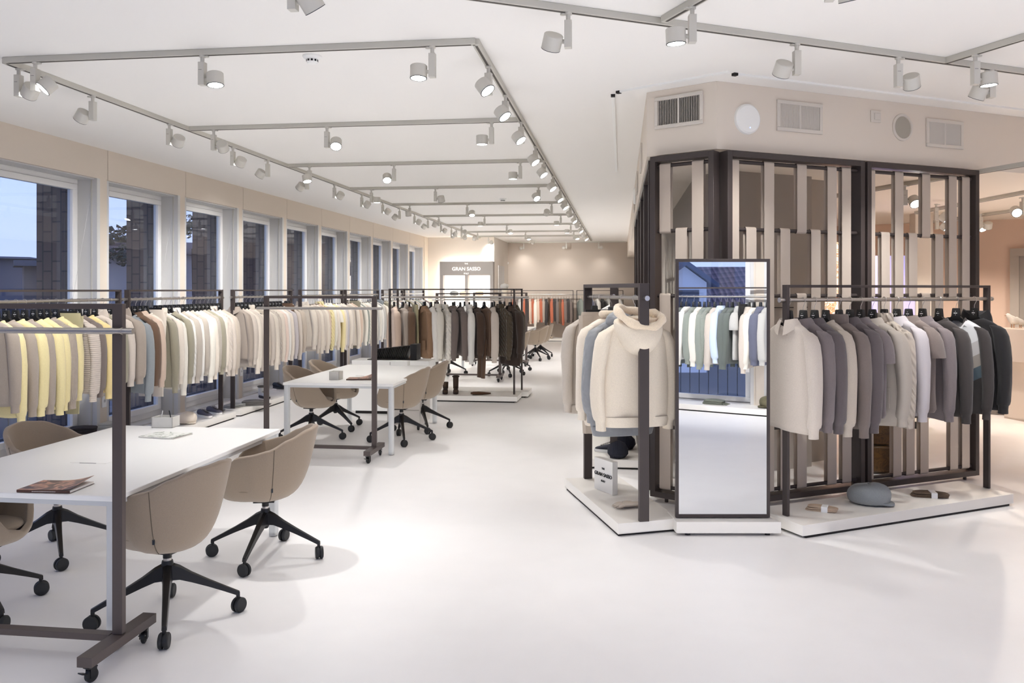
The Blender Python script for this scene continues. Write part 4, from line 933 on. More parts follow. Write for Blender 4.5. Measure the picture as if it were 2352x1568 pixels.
# ================================================================== TABLES
def table(x0, x1, y0, y1, label):
    e = thing('meeting_table', label, 'table', ((x0 + x1) / 2, (y0 + y1) / 2, 0)); L, D = x1 - x0, y1 - y0
    m = MB(); m.box((0, 0, .727), (L, D, .026)); O('tabletop', m, e, m=M_TABLE, bevel=.004)
    m = MB()
    for y in (-D / 2 + .035, D / 2 - .035): m.box((0, y, .702), (L - .1, .05, .024))
    for x in (-L / 2 + .035, L / 2 - .035): m.box((x, 0, .702), (.05, D - .1, .024))
    O('table_frame', m, e, m=M_TLEG)
    for sx in (-1, 1):
        for sy in (-1, 1):
            m = MB(); pts = []
            for k in range(20):
                q = 2 * PI * k / 20; pts.append((math.copysign(abs(math.cos(q)) ** .5, math.cos(q)) * .026, math.copysign(abs(math.sin(q)) ** .5, math.sin(q)) * .035))
            m.prism(pts, .006, .714); O('leg', m, e, (sx * (L / 2 - .032), sy * (D / 2 - .04), 0), m=M_TLEG)
    m = MB(); m.box((0, -D * .12, .7405), (.22, .10, .0012)); O('cable_flap', m, e, m=M_TABLE, bevel=.0004)
    m = MB(); m.box((.0, -D * .12 - .052, .7405), (.1, .004, .002)); O('flap_slot', m, e, m=M_BEZ)
    m = MB()
    for k in range(3): m.tube([(-.1 + k * .03, -.5, .69), (-.09, -.5, .655), (.08, -.5, .65), (.12, -.5 + .04 * k, .69)], .003, 6)
    O('cable_basket', m, e, m=M_STEEL)
    return e
table(-3.59, -2.37, 3.60, 5.50, 'long white table nearest the camera with two magazines and an open box')
table(-3.53, -2.33, 8.25, 10.35, 'white table behind the first one with a cube box and a brown magazine')
table(-3.45, -2.25, 15.6, 17.7, 'white table mostly hidden behind the brown knitwear')
table(-3.35, -2.2, 19.4, 21.6, 'farthest white table beyond the brown knitwear')

# ================================================================== CHAIRS
def chair_shell():
    nt, ns = 72, 14; rings = []
    def hgt(q):
        a = abs(q)
        pts = [(0, .845), (.45, .832), (.9, .785), (1.3, .728), (1.75, .70), (2.05, .685), (2.3, .64), (2.55, .55), (2.78, .475), (PI, .448)]
        for (a0, h0), (a1, h1) in zip(pts, pts[1:]):
            if a <= a1: t = (a - a0) / (a1 - a0); t = t * t * (3 - 2 * t) * .5 + t * .5; return h0 + (h1 - h0) * t
        return pts[-1][1]
    def rad(q):
        a = abs(q); return .335 - .045 * math.sin(min(a, PI / 2)) ** 2 if a < PI / 2 else .29 - .0 * (a - PI / 2)
    for i in range(ns):
        t = i / (ns - 1); ring = []
        for j in range(nt):
            q = -PI + 2 * PI * j / nt; Rr, h = rad(q), hgt(q); b = .375
            P0, P1, P2, P3 = (.04, b), (Rr * .72, b - .006), (Rr * .80, b + (h - b) * .32), (Rr, h)
            k = min(1, max(0, (abs(q) - 1.9) / 1.0)); k = k * k * (3 - 2 * k); P2 = (Rr * (.80 + .17 * k), b + (h - b) * .32 * (1 - k) + .012 * k)
            u = 1 - t; r_ = u**3 * P0[0] + 3 * u*u*t * P1[0] + 3 * u*t*t * P2[0] + t**3 * P3[0]; z = u**3 * P0[1] + 3 * u*u*t * P1[1] + 3 * u*t*t * P2[1] + t**3 * P3[1]
            # local: back = +x
            sy = .95 if abs(math.cos(q)) > .3 else .97
            ring.append((r_ * math.cos(q), r_ * math.sin(q) * sy, z))
        rings.append(ring)
    m = MB(); m.loft(rings, True, False); return m
_sh = chair_shell(); me_shell = _sh.mesh('chair_shell', M_CHAIR, ang=2)
me_seam = MB()
for _j in (36 + 14, 36 - 14):
    _p = [Vector(_sh.v[i * 72 + _j]) for i in range(3, 14)]; me_seam.tube([p + Vector((p.x, p.y, 0)).normalized() * .0002 for p in _p], .0022, 6)
TAGP = []
for _j in (36 + 14, 36 - 14):
    _c = [Vector(_sh.v[i * 72 + _j]) for i in range(14)]; _c = min(_c, key=lambda p: abs(p.z - .47)); TAGP.append(_c + Vector((_c.x, _c.y, 0)).normalized() * .003)
me_seam = me_seam.mesh('seam', mat('seam_thread', (92, 82, 70), .9))
m = MB(); prof = [(0, .445), (.14, .445), (.182, .452), (.196, .466), (.184, .480), (.145, .488), (0, .492)]
m.lathe(prof, 40); m.v = [(x * 1.06 - .045, y * 1.0, z) for x, y, z in m.v]; me_cush = m.mesh('seat_cushion', M_CHAIR, ang=2)
m = MB(); pts = []
for k in range(11):
    pass
me_tag = MB(); me_tag.box((0, 0, 0), (.004, .012, .03)); me_tag = me_tag.mesh('tag', M_BEZ)
m = MB(); m.box((0, 0, .369), (.13, .13, .008)); m.cyl((0, 0, .33), (0, 0, .37), .022, 16); me_plate = m.mesh('seat_plate', M_BLACK)
m = MB(); m.lathe([(.0, .345), (.021, .345), (.021, .312), (.0, .312)], 20); me_piston = m.mesh('gas_piston', M_STEEL)
m = MB(); m.lathe([(.0, .316), (.027, .316), (.03, .30), (.034, .25), (.03, .215), (.018, .19), (0, .188)], 20); me_hubc = m.mesh('base_hub', M_BLACK)
m = MB()
rg = []
for r_, z, w, h in ((.015, .262, .028, .045), (.06, .25, .023, .036), (.12, .218, .020, .026), (.2, .178, .017, .019), (.28, .138, .015, .015), (.345, .105, .013, .013), (.356, .100, .012, .012)):
    rg.append([(r_, y, z + zz) for y, zz in ((-w, -h), (w, -h), (w * .8, h * .75), (0, h), (-w * .8, h * .75))])
m.loft(rg); m.cyl((.348, 0, .062), (.348, 0, .105), .010, 12); me_arm = m.mesh('base_arm', M_BLACK)
m = MB(); m.lathe([(.0, -.024), (.034, -.024), (.039, -.018), (.039, -.006), (.03, -.004), (.03, .004), (.039, .006), (.039, .018), (.034, .024), (.0, .024)], 24, axis='Y'); me_cast = m.mesh('caster', M_RUBBER)
def chair(x, y, face, base, label, group=None):
    e = thing('swivel_chair', label, 'chair', (x, y, 0), R(face), group)
    s = O('upholstered_shell', me_shell, e); md = s.modifiers.new('thick', 'SOLIDIFY'); md.thickness = .034; md.offset = -1; md.use_even_offset = False
    bv = s.modifiers.new('b', 'BEVEL'); bv.width = .012; bv.segments = 3; bv.limit_method = 'ANGLE'; bv.angle_limit = .9
    O('seam', me_seam, s)
    for tp_ in TAGP: O('side_tag', me_tag, s, tuple(tp_), rz=math.atan2(tp_.y, tp_.x))
    O('seat_cushion', me_cush, e); O('seat_plate', me_plate, e); O('gas_piston', me_piston, e); O('base_hub', me_hubc, e)
    for k in range(4):
        a = R(base - face + 90 * k); m = O('base_arm', me_arm, e, rz=a)
        O('caster', me_cast, m, (.352, 0, .039), rz=random.uniform(-1.2, 1.2))
    return e
# face: direction (deg) in which the BACKREST points
chair(-2.33, 3.98, -8, 28, 'brown wool swivel chair nearest the camera at the first table, back to the aisle')
chair(-2.26, 5.01, 14, 4, 'brown wool swivel chair at the far aisle-side corner of the first table')
chair(-3.62, 4.88, 168, 40, 'beige swivel chair on the window side of the first table, rounded back above it')
chair(-3.40, 3.92, 185, 62, 'brown swivel chair cut off by the picture edge under the first table')
chair(-3.50, 8.98, 172, 15, 'beige swivel chair, front one on the window side of the second table')
chair(-3.50, 9.78, 176, -38, 'beige swivel chair, back one on the window side of the second table')
chair(-2.46, 9.05, 0, 20, 'taupe swivel chair, front one on the aisle side of the second table')
chair(-2.42, 9.85, 6, 25, 'taupe swivel chair, back one on the aisle side of the second table')
chair(-2.25, 16.2, 0, 20, 'swivel chair at the hidden third table, front aisle side'); chair(-2.2, 17.1, 5, 30, 'swivel chair at the hidden third table, back aisle side')
chair(-3.45, 16.3, 175, 10, 'swivel chair at the hidden third table, window side')
chair(-2.05, 19.9, 8, 25, 'pale swivel chair, front one of the pair at the farthest table'); chair(-2.0, 20.7, 10, 40, 'pale swivel chair, back one of the pair at the farthest table')

# ================================================================== THINGS ON THE TABLES
def cover_mat(name, base, cols, scale):
    m = bpy.data.materials.new(name); m.use_nodes = True; n = m.node_tree.nodes; l = m.node_tree.links
    t = n.new('ShaderNodeTexCoord'); x = n.new('ShaderNodeTexNoise'); x.inputs['Scale'].default_value = scale; x.inputs['Detail'].default_value = 3; x.inputs['Distortion'].default_value = 1.5
    r = n.new('ShaderNodeValToRGB'); l.new(t.outputs['Object'], x.inputs['Vector']); l.new(x.outputs['Fac'], r.inputs['Fac'])
    for i, (p, c) in enumerate(cols):
        e = r.color_ramp.elements[i] if i < 2 else r.color_ramp.elements.new(p); e.position = p; e.color = s2l(c) + (1,)
    l.new(r.outputs['Color'], n['Principled BSDF'].inputs['Base Color']); n['Principled BSDF'].inputs['Roughness'].default_value = .35; return m
MC1 = cover_mat('cover_brown', None, [(.3, (70, 50, 44)), (.46, (96, 68, 56)), (.56, (206, 150, 122)), (.66, (60, 46, 46)), (.8, (120, 118, 150))], 9)
MC2 = cover_mat('cover_green', None, [(.35, (236, 236, 232)), (.52, (228, 228, 220)), (.58, (92, 108, 88)), (.66, (232, 230, 226)), (.8, (150, 156, 130))], 14)
M_PAGE = mat('paper_pages', (232, 228, 222), .7)
def magazine(p, w, d, rz, cov, label, lift=.03, th=.012):
    e = thing('magazine', label, 'magazine', p, rz)
    m = MB(); m.box((0, 0, th / 2), (w - .004, d - .004, th - .002)); O('page_block', m, e, m=M_PAGE)
    m = MB(); m.box((0, 0, .0006), (w, d, .0012)); m.box((-w / 2 + .0006 if False else 0, -d / 2, th / 2), (w, .0012, th)); O('spine', m, e, m=mat('spine_brown', (86, 58, 48), .4) if cov is MC1 else M_PAGE)
    m = MB(); n = 8; r1 = []; 
    for k in range(n + 1):
        t = k / n; r1.append([(-w / 2, -d / 2 + d * t, th + .0008), (w / 2, -d / 2 + d * t, th + .0008 + lift * t * t)])
    m.loft([r1[k] for k in range(n + 1)], False, False, closed=False)
    m2 = MB(); 
    rr = []
    for k in range(n + 1):
        t = k / n; row = []
        for s in range(9): u = s / 8; row.append((-w / 2 + w * u, -d / 2 + d * t, th + .001 + lift * max(0, u - .35) ** 2 * 2.3 * (.2 + .8 * t)))
        rr.append(row)
    bot = [[(x, y, z - .0008) for x, y, z in row] for row in rr]
    m2.loft(rr, False, False, closed=False); m2.loft(bot, False, False, closed=False); O('front_cover', m2, e, m=cov)
    return e
def cen(pts, h): v = [atz(*p, h) for p in pts]; return sum(v, Vector()) / len(v)
c = cen([(27, 1138), (153, 1141), (225, 1103), (107, 1101)], .742); e = magazine((c.x, c.y, .742), .27, .20, R(3), MC1, 'brown-covered magazine on the near edge of the first table')
m = MB()
for k in range(22): m.box((-.055 + k * .0055, -.1015, .006), (.003, .0004, .003))
O('spine_lettering', m, e, m=M_PAGE)
c = cen([(306, 1004), (420, 1010), (455, 996), (345, 992)], .742); magazine((c.x, c.y, .742), .27, .20, R(-8), MC2, 'pale leafy-patterned magazine by the open box on the first table', lift=.004, th=.006)
c = cen([(788, 876), (847, 877), (865, 868), (810, 862)], .742); magazine((c.x, c.y, .742), .27, .2, R(8), MC1, 'brown-covered magazine beside the cube on the second table', lift=.05)
def pen_box(p, s, rz, label, pens=True):
    e = thing('desk_box', label, 'box', p, rz); w, d, h = s; t = .006
    m = MB(); m.box((0, 0, t / 2), (w, d, t)); m.box((-w / 2 + t / 2, 0, h / 2), (t, d, h)); m.box((w / 2 - t / 2, 0, h / 2), (t, d, h)); m.box((0, -d / 2 + t / 2, h / 2), (w, t, h)); m.box((0, d / 2 - t / 2, h / 2), (w, t, h))
    O('box_walls', m, e, m=mat('box_board', (214, 212, 206), .6), bevel=.001)
    m = MB(); m.lathe([(.022, 0), (.026, .001), (.022, .0015)], 24, c=(w / 2 * .0, -d / 2, h * .5), axis='Y'); O('embossed_mark', m, e, m=mat('box_board', (214, 212, 206), .6))
    return e
c = cen([(345, 985), (372, 986), (398, 976)], .74); c = Vector((c.x + .0, c.y + .05, .74)); pen_box(c, (.15, .12, .075), R(6), 'white open box holding pens on the first table')
for k, (dx, dy, col, lb) in enumerate(((-.04, .02, (40, 42, 44), 'black pen sticking out of the white open box'), (.045, .0, (236, 236, 234), 'white pen sticking out of the white open box'))):
    m = MB(); q = Vector((c.x - dx, c.y + dy, .748)); m.cyl(q, q + Vector((.02 if k else -.025, 0, .10)), .004, 8); m.cyl(q + Vector((.02 if k else -.025, 0, .10)), q + Vector((.0215 if k else -.027, 0, .108)), .004, 8, .0015)
    tag(O('pen', m, m=mat('pen_%d' % k, col, .4)), lb, 'pen')
c = cen([(755, 872), (783, 872)], .74); pen_box(Vector((c.x, c.y + .04, .74)), (.115, .11, .09), R(-4), 'white cube box on the second table')
c = atz(922, 838, .74); m = MB(); m.box((0, 0, .03), (.22, .14, .06)); tag(O('white_carton', m, loc=(c.x, c.y - .05, .74), m=M_WHITE, bevel=.002), 'white carton at the far end of the second table', 'box')
# black slatted magazine bench behind table two and small cabinets under it
c = aty(905, 820, 11.2)
e = thing('low_cabinet', 'white low cabinet behind the second table', 'cabinet', (c.x, 11.2, 0)); m = MB(); m.box((0, 0, .39), (1.1, .4, .70)); O('cabinet_body', m, e, m=M_TABLE, bevel=.003); m = MB(); m.box((0, 0, .02), (1.0, .36, .04)); O('plinth', m, e, m=M_GAP)
m = MB(); m.box((0, -.202, .39), (.004, .004, .66)); O('door_gap', m, e, m=M_GAP)
e = thing('slatted_stand', 'black slatted stand on the cabinet behind the second table', 'stand', (c.x + .0, 11.2, .74)); m = MB()
for k in range(20): m.box((-.27 + k * .026, 0, .08 + .0015 * k), (.006, .2, .14 + .003 * k), M=Matrix.Rotation(.35, 3, 'Y'))
O('slats', m, e, m=M_BLACK); m = MB(); m.box((.31, 0, .11), (.09, .24, .22)); O('end_block', m, e, m=M_BLACK, bevel=.004); m = MB(); m.box((0, 0, .005), (.7, .24, .01)); O('stand_base', m, e, m=M_BLACK)
e = thing('pedestal_drawers', 'grey drawer pedestal under the second table', 'drawers', (-2.62, 10.0, 0)); m = MB(); m.box((0, 0, .32), (.42, .5, .50)); O('pedestal_body', m, e, m=mat('pedestal_grey', (190, 184, 178), .5), bevel=.003)
m = MB()
for k in range(3): m.box((0, -.253, .17 + .16 * k), (.4, .006, .15))
O('drawer', m, e, m=mat('pedestal_front', (200, 194, 188), .5), bevel=.002)
m = MB()
for x in (-.17, .17):
    for y in (-.2, .2): m.cyl((x - .01, y, .035), (x + .01, y, .035), .035, 14)
O('caster', m, e, m=M_RUBBER)

# ================================================================== THINGS ON THE PLATFORMS
def shoe(p, rz, col, sole, label, boot=0, cuff=None, L=.29, name='shoe', group=None, toe=None):
    m = MB(); rings = []; n = 18
    pr = [(.0, .030, .050, .085), (.04, .036, .05, .095), (.10, .036, .05, .09), (.15, .040, .045, .075), (.20, .046, .036, .06), (.25, .044, .028, .048), (.28, .028, .02, .036)]
    for x, w, c, h in pr:
        rings.append([(x / .29 * L - L / 2, w * math.cos(q), .025 + (h - .02) * (.5 + .5 * math.sin(q)) * (1 if math.sin(q) > -.9 else 1)) for q in [2 * PI * j / n for j in range(n)]])
    m.loft(rings, True, True)
    e = thing(name, label, 'boot' if boot else 'shoe', p, rz, group)
    mm = mat('shoe_' + str(col), col, .7, bump='noise', scale=300, strength=.2); O('upper', m, e, m=mm, sub=1)
    m = MB(); rg = []
    for z, k in ((0, .96), (.006, 1.0), (.02, 1.02), (.03, .98)):
        r_ = []
        for j in range(28):
            q = 2 * PI * j / 28; x = math.cos(q) * L / 2 * k; w = (.042 + .006 * math.cos(q + .3)) * math.copysign(abs(math.sin(q)) ** .8, math.sin(q)) * k; r_.append((x, w, z))
        rg.append(r_)
    m.loft(rg); O('sole', m, e, m=mat('sole_' + str(sole), sole, .7))
    m = MB()
    for k in range(5): x = .0 + k * .022 - .02; z = .105 - k * .009 + (0); m.cyl((x, -.022, z - .01), (x + .006, .022, z), .0025, 6); m.cyl((x + .006, -.022, z), (x, .022, z - .01), .0025, 6)
    O('laces', m, e, m=mat('lace_' + str(cuff or sole), cuff or (60, 56, 54), .8))
    if boot:
        m = MB(); rg = []
        for k in range(6):
            t = k / 5; rg.append([(-L * .26 + (.056 + .006 * math.sin(4 * t)) * math.cos(q), (.042 + .004 * t) * math.sin(q), .07 + boot * t) for q in [2 * PI * j / 18 for j in range(18)]])
        rg.append([(-L * .26 + .045 * math.cos(q), .035 * math.sin(q), .065 + boot) for q in [2 * PI * j / 18 for j in range(18)]])
        m.loft(rg, True, True); O('boot_shaft', m, e, m=mm)
        if cuff:
            m = MB(); m.tube([(-L * .26 + .058 * math.cos(q), .046 * math.sin(q), .068 + boot) for q in [2 * PI * j / 18 for j in range(18)]], .013, 8, closed=True); O('boot_cuff', m, e, m=mat('cuff_' + str(cuff), cuff, .95, bump='noise', scale=200, strength=.6))
    return e
PZ = .0935
def onp(px, py): p = atz(px, py, PZ); return (p.x, p.y, PZ)
def cap(p, rz, col, label, s=1.0):
    e = thing('flat_cap', label, 'cap', p, rz); m = MB(); rings = []; n = 32
    for i in range(8):
        t = i / 7; rr = [.115, .135, .142, .14, .125, .095, .05, .01][i] * s; z = [.0, .025, .06, .095, .125, .145, .155, .157][i] * s
        rings.append([((rr * 1.12) * math.cos(q) + .012 * t * s, rr * math.sin(q) * (1 + .02 * math.cos(8 * q)), z + .012 * math.cos(q) * t * s - .004 * abs(math.cos(4 * q)) * (t > .3)) for q in [2 * PI * j / n for j in range(n)]])
    m.loft(rings, True, True); mm = mat('cap_' + str(col), col, .9, bump='noise', scale=220, strength=.4, var=.12); c = O('cap_crown', m, e, m=mm, sub=1)
    m = MB(); rg = []
    for zz in (0.002, .014):
        rg.append([(.09 * s + .095 * s * math.cos(q), .085 * s * math.sin(q), zz * s + .02 * s - .02 * s * math.cos(q) * .6) for q in [2 * PI * j / 24 for j in range(24)]])
    m.loft(rg); O('cap_peak', m, e, m=mm)
    m = MB(); m.lathe([(.006, .150 * s), (.008, .155 * s), (.0, .16 * s)], 10); O('cap_button', m, e, m=mm); e.scale = (1, 1, 1)
    return e
p = onp(2000, 1160); cap((p[0], p[1] + .06, PZ), R(-28), (142, 146, 148), 'grey tweed flat cap on the island platform')
def folded(p, rz, col, label, w=.2, d=.08, n=3, th=.012, band=True, name='folded_socks', cat='socks', bump=(220, .4), fringe=False):
    e = thing(name, label, cat, p, rz, None); mm = mat(name + str(col), col, .95, bump='noise', scale=bump[0], strength=bump[1], var=.15)
    for k in range(n):
        m = MB(); pts = []; off = .006 * ((k * 7) % 3 - 1)
        for j in range(24):
            q = 2 * PI * j / 24; pts.append((math.copysign(abs(math.cos(q)) ** .45, math.cos(q)) * (w / 2) * (1 - .02 * k) + off, math.copysign(abs(math.sin(q)) ** .45, math.sin(q)) * d / 2))
        rg = []
        for z, s in ((0, .93), (th * .25, 1), (th * .75, 1), (th, .93)): rg.append([(x * s, y * s, k * th + z + .004 * math.sin(20 * x + k)) for x, y in pts])
        m.loft(rg); O('fabric_layer', m, e, m=mm)
    if band:
        m = MB(); m.box((.02, 0, n * th / 2 + .002), (.045, d + .006, n * th + .006)); O('paper_band', m, e, m=M_WHITE, bevel=.002)
    if fringe:
        m = MB()
        for k in range(16): y = -d / 2 + d * (k + .5) / 16; m.tube([(w / 2 - .01, y, .02), (w / 2 + .03, y + .004 * (k % 3), .008), (w / 2 + .055, y - .005 * (k % 2), .003)], .003, 5)
        O('fringe', m, e, m=mm)
    return e
p = onp(1888, 1173); folded(p, R(-20), (186, 164, 142), 'beige folded socks with a paper band on the island platform', .22, .075)
p = onp(2136, 1140); folded(p, R(-6), (96, 80, 66), 'speckled brown folded scarf with a paper band on the island platform', .27, .11, band=True, name='folded_scarf', cat='scarf', bump=(90, 1.0))
# gloves
def glove(p, rz, label):
    e = thing('pair_of_gloves', label, 'gloves', p, rz); mm = mat('glove_leather', (196, 184, 170), .6, bump='noise', scale=150, strength=.3)
    for g in range(2):
        m = MB(); o = .016 * g; dy = .03 * g
        m.loft([[(x, dy + w * math.cos(q), .018 + o + h * math.sin(q)) for q in [2 * PI * j / 16 for j in range(16)]] for x, w, h in ((-.12, .038, .012), (-.09, .034, .012), (-.05, .036, .014), (0, .044, .016), (.03, .042, .014))], True, True)
        for k, (y, L, a) in enumerate(((-.033, .07, -.12), (-.011, .085, -.03), (.011, .08, .05), (.032, .062, .14))):
            m.tube([(.02, dy + y, .018 + o), (.02 + L * .45, dy + y + a * .03, .02 + o), (.02 + L, dy + y + a * .08, .012 + o * .8)], [.0125, .012, .008], 8)
        m.tube([(-.06, dy - .03, .018 + o), (-.02, dy - .062, .016 + o), (.02, dy - .075, .012 + o)], [.014, .012, .008], 8)
        O('glove', m, e, m=mm, sub=1)
    return e
p = onp(1436, 1165); glove(p, R(200), 'pale leather gloves lying on the platform under the cream jackets')
# brand block
p = onp(1383, 1128); e = thing('sign_block', 'white sign block with dark lettering under the cream jackets', 'sign', (p[0] + .03, p[1] + .0, PZ), R(-55))
m = MB(); m.box((0, .0, .13), (.26, .05, .26)); O('sign_body', m, e, m=mat('sign_white', (226, 224, 220), .35), bevel=.002)
def text(body, size, loc, parent, m, rot=(PI / 2, 0, 0), ext=.002, name='lettering', sx=1):
    cu = bpy.data.curves.new(name, 'FONT'); cu.body = body; cu.size = size; cu.extrude = ext; cu.align_x = 'CENTER'; cu.align_y = 'CENTER'; cu.materials.append(m)
    t0 = bpy.data.objects.new('tmp', cu); COL.objects.link(t0); bpy.context.view_layer.update(); me = bpy.data.meshes.new_from_object(t0.evaluated_get(bpy.context.evaluated_depsgraph_get())); bpy.data.objects.remove(t0)
    o = bpy.data.objects.new(name, me); COL.objects.link(o); o.parent = parent; o.location = loc; o.rotation_euler = rot; o.scale = (sx, 1, 1); return o
text('GRAN SASSO', .042, (0, -.027, .135), e, M_BLACK, ext=.003); text('THE', .022, (0, -.027, .185), e, M_BLACK); text('ITALY', .022, (0, -.027, .085), e, M_BLACK)
# navy trainers, ball hat on next platform
shoe((-.12, 8.25, PZ), R(160), (34, 36, 52), (225, 225, 225), 'navy trainer beside the far end of the cream jackets rack', name='trainer')
m = MB(); m.lathe([(.0, .0), (.07, .005), (.1, .04), (.1, .09), (.07, .14), (.02, .165), (0, .167)], 24); tag(O('knitted_hat', m, loc=(-.02, 8.0, PZ), m=mat('navy_knit', (32, 34, 46), .95, bump='rib', scale=30, strength=.6)), 'dark navy knitted hat behind the sign block', 'hat')
m = MB(); m.lathe([(.0, .0), (.08, .005), (.11, .05), (.1, .1), (.06, .14), (0, .15)], 24); tag(O('knitted_hat', m, loc=(.05, 8.45, PZ + .0), m=mat('navy_knit', (32, 34, 46), .95)), 'dark knitted hat next to the navy trainer', 'hat')
# platform of the second window rack: sneakers, beret, scarf; third: scarves, white boot
g = 'shoes on the window platforms'
p = onp(470, 958); shoe(p, R(-28), (84, 82, 96), (228, 226, 224), 'grey running shoe, front one of the pair on the window platform', group=g, name='running_shoe', toe=1)
p = onp(487, 954); shoe((p[0] - .03, p[1] + .12, PZ), R(-24), (84, 82, 96), (228, 226, 224), 'grey running shoe, back one of the pair on the window platform', group=g, name='running_shoe')
p = onp(424, 972); cap((p[0], p[1] + .02, PZ), R(-30), (222, 210, 196), 'cream soft cap on the window platform beside running shoes', .9)
p = onp(500, 944); folded((p[0], p[1], PZ), R(30), (130, 134, 134), 'small grey folded scarf behind the running shoes', .2, .13, n=2, band=False, name='folded_scarf', cat='scarf')
p = onp(548, 934); folded((p[0] - .05, p[1], PZ), R(70), (150, 150, 148), 'pale grey folded scarf at the corner of the window platform', .3, .2, n=2, th=.02, band=False, name='folded_scarf', cat='scarf')
p = onp(583, 930); folded((p[0], p[1], PZ), R(15), (92, 88, 86), 'charcoal wool scarf with fringe on the window platform', .34, .22, n=3, th=.022, band=False, name='folded_scarf', cat='scarf', fringe=True)
p = onp(607, 914); shoe(p, R(-35), (206, 206, 204), (46, 38, 36), 'white hiking boot with grey knit cuff on the window platform', boot=.10, cuff=(96, 92, 86), name='hiking_boot')
p = onp(190, 995); folded((p[0] - .0, p[1], PZ), R(30), (60, 54, 54), 'dark patterned scarf behind the first table on the window platform', .3, .2, n=3, th=.025, band=False, name='folded_scarf', cat='scarf')
p = onp(216, 990); folded((p[0] - .0, p[1] + .1, PZ), R(10), (196, 196, 192), 'pale grey knitted scarf behind the first table on the window platform', .3, .2, n=3, th=.03, band=False, name='folded_scarf', cat='scarf')
p = onp(640, 892); shoe((p[0], p[1], PZ), R(-30), (40, 42, 50), (60, 60, 62), 'dark low shoe partly hidden by the mobile rack post', name='low_shoe')
# boots under the brown rack
shoe(tuple(onp(1023, 903)), R(-80), (74, 56, 42), (52, 38, 32), 'low brown ankle boot on the platform under brown knitwear', boot=.10, name='ankle_boot')
shoe(tuple(onp(1047, 903)), R(-78), (70, 52, 40), (52, 38, 32), 'tall brown hiking boot on the platform under brown knitwear', boot=.19, cuff=(58, 46, 40), name='hiking_boot')
p = onp(1102, 906); m = MB(); rnd = random.Random(3)
m.loft([[(x, w * math.cos(q), .022 + h * math.sin(q) + .004 * math.sin(5 * q + x * 60)) for q in [2 * PI * j / 16 for j in range(16)]] for x, w, h in ((-.14, .03, .012), (-.1, .05, .02), (-.03, .06, .026), (.05, .05, .02), (.12, .035, .013), (.17, .015, .008))])
tag(O('brown_gloves', m, loc=p, rz=.1, m=mat('brown_leather', (92, 62, 40), .6)), 'crumpled brown gloves on the platform under brown knitwear', 'gloves')
for px, lb in ((1243, 'left'), (1252, 'right')):
    p = atz(px, 786, PZ); shoe((p.x, 27.35, PZ), R(-70), (206, 190, 172), (150, 130, 110), 'beige slipper at the far wall, %s' % ('nearer the alcove' if lb == 'left' else 'nearer the aisle'), name='slipper', group='slippers at the far wall')
# on the reflected platform
p = (va + vb) / 2 + vn * .22; p1_ = va + (vb - va) * .35 + vn * .22; p2_ = va + (vb - va) * .98 + vn * .25
folded((p1_.x, p1_.y, PZ), math.atan2(vd.y, vd.x), (112, 116, 104), 'grey-green folded scarf with fringe, seen in the mirror', .3, .2, n=3, th=.02, band=False, name='folded_scarf', cat='scarf', fringe=True)
cap((p2_.x, p2_.y, PZ), math.atan2(vd.y, vd.x) + 2.5, (104, 98, 74), 'olive flat cap seen at the edge of the mirror')
# socket on slanted wall (in mirror px 1687,870) and on first window pier
def socket(p, rz, label):
    e = thing('wall_socket', label, 'socket', p, rz); m = MB(); m.box((0, -.008, 0), (.075, .016, .13)); O('socket_plate', m, e, m=M_WINFR, bevel=.003)
    m = MB(); m.lathe([(.022, .017), (.02, .012), (.0, .012)], 20, axis='Y', c=(0, 0, .01)); O('socket_insert', m, e, m=M_JAMB)
    m = MB(); m.cyl((-.008, -.0165, .01), (.008, -.0165, .01), .003, 6); O('socket_holes', m, e, m=M_BLACK)
sp_ = wallpt(PITCH * 1 - .0 , .0, .62)
e = socket(tuple(wallpt(_best, .002, .62)), math.atan2(WD.y, WD.x) + PI, 'white wall socket on a pier of the slanted wall')
for k in (5, 6, 8):
    s = YJ + PITCH * (k + 1) - .085; socket((XW + .002, s, .42), PI / 2, 'white wall socket on the %s pier of the long window wall' % ORD[k + 1])

# ================================================================== DISPLAY CABINET AT THE END
c0, c1 = aty(1012, 600, 24.7), aty(1134, 600, 24.7); xw = (c0.x + c1.x) / 2; wd = c1.x - c0.x
e = thing('display_cabinet', 'tall backlit display cabinet with a grey header in the alcove', 'display cabinet', (xw, 24.72, 0)); 
M_CAB = mat('cabinet_grey', (150, 143, 138), .6)
m = MB(); m.box((0, 0, 2.37), (wd, .3, .42)); hd_ = O('header_panel', m, e, m=M_CAB, bevel=.003)
for x in (-wd / 2 + .05, wd / 2 - .05, 0):
    m = MB(); m.box((x, 0, 1.08), (.10 if x else .09, .28, 2.16)); O('cabinet_upright', m, e, m=M_CAB)
for z in (1.52, 1.0, .5, .06):
    m = MB(); m.box((0, .02, z), (wd - .2, .24, .03)); O('shelf', m, e, m=mat('shelf_cream', (222, 208, 190), .6))
M_GLOW = mat('backlight_panel', (255, 249, 240), .5, emit=1.6)
m = MB(); m.box((-wd / 4, .13, 1.1), (wd / 2 - .15, .02, 2.1)); m.box((wd / 4, .13, 1.1), (wd / 2 - .15, .02, 2.1)); O('backlight_panel', m, e, m=M_GLOW)
m = MB(); m.box((0, .2, 2.5), (wd - .1, .03, .03)); m.box((-wd / 2 + .03, .2, 1.3), (.03, .03, 2.3)); m.box((wd / 2 - .03, .2, 1.3), (.03, .03, 2.3)); O('halo_strip', m, e, m=mat('halo_led', (255, 246, 232), .5, emit=13))
M_SIGN = mat('sign_letters', (255, 252, 246), .5, emit=.5)
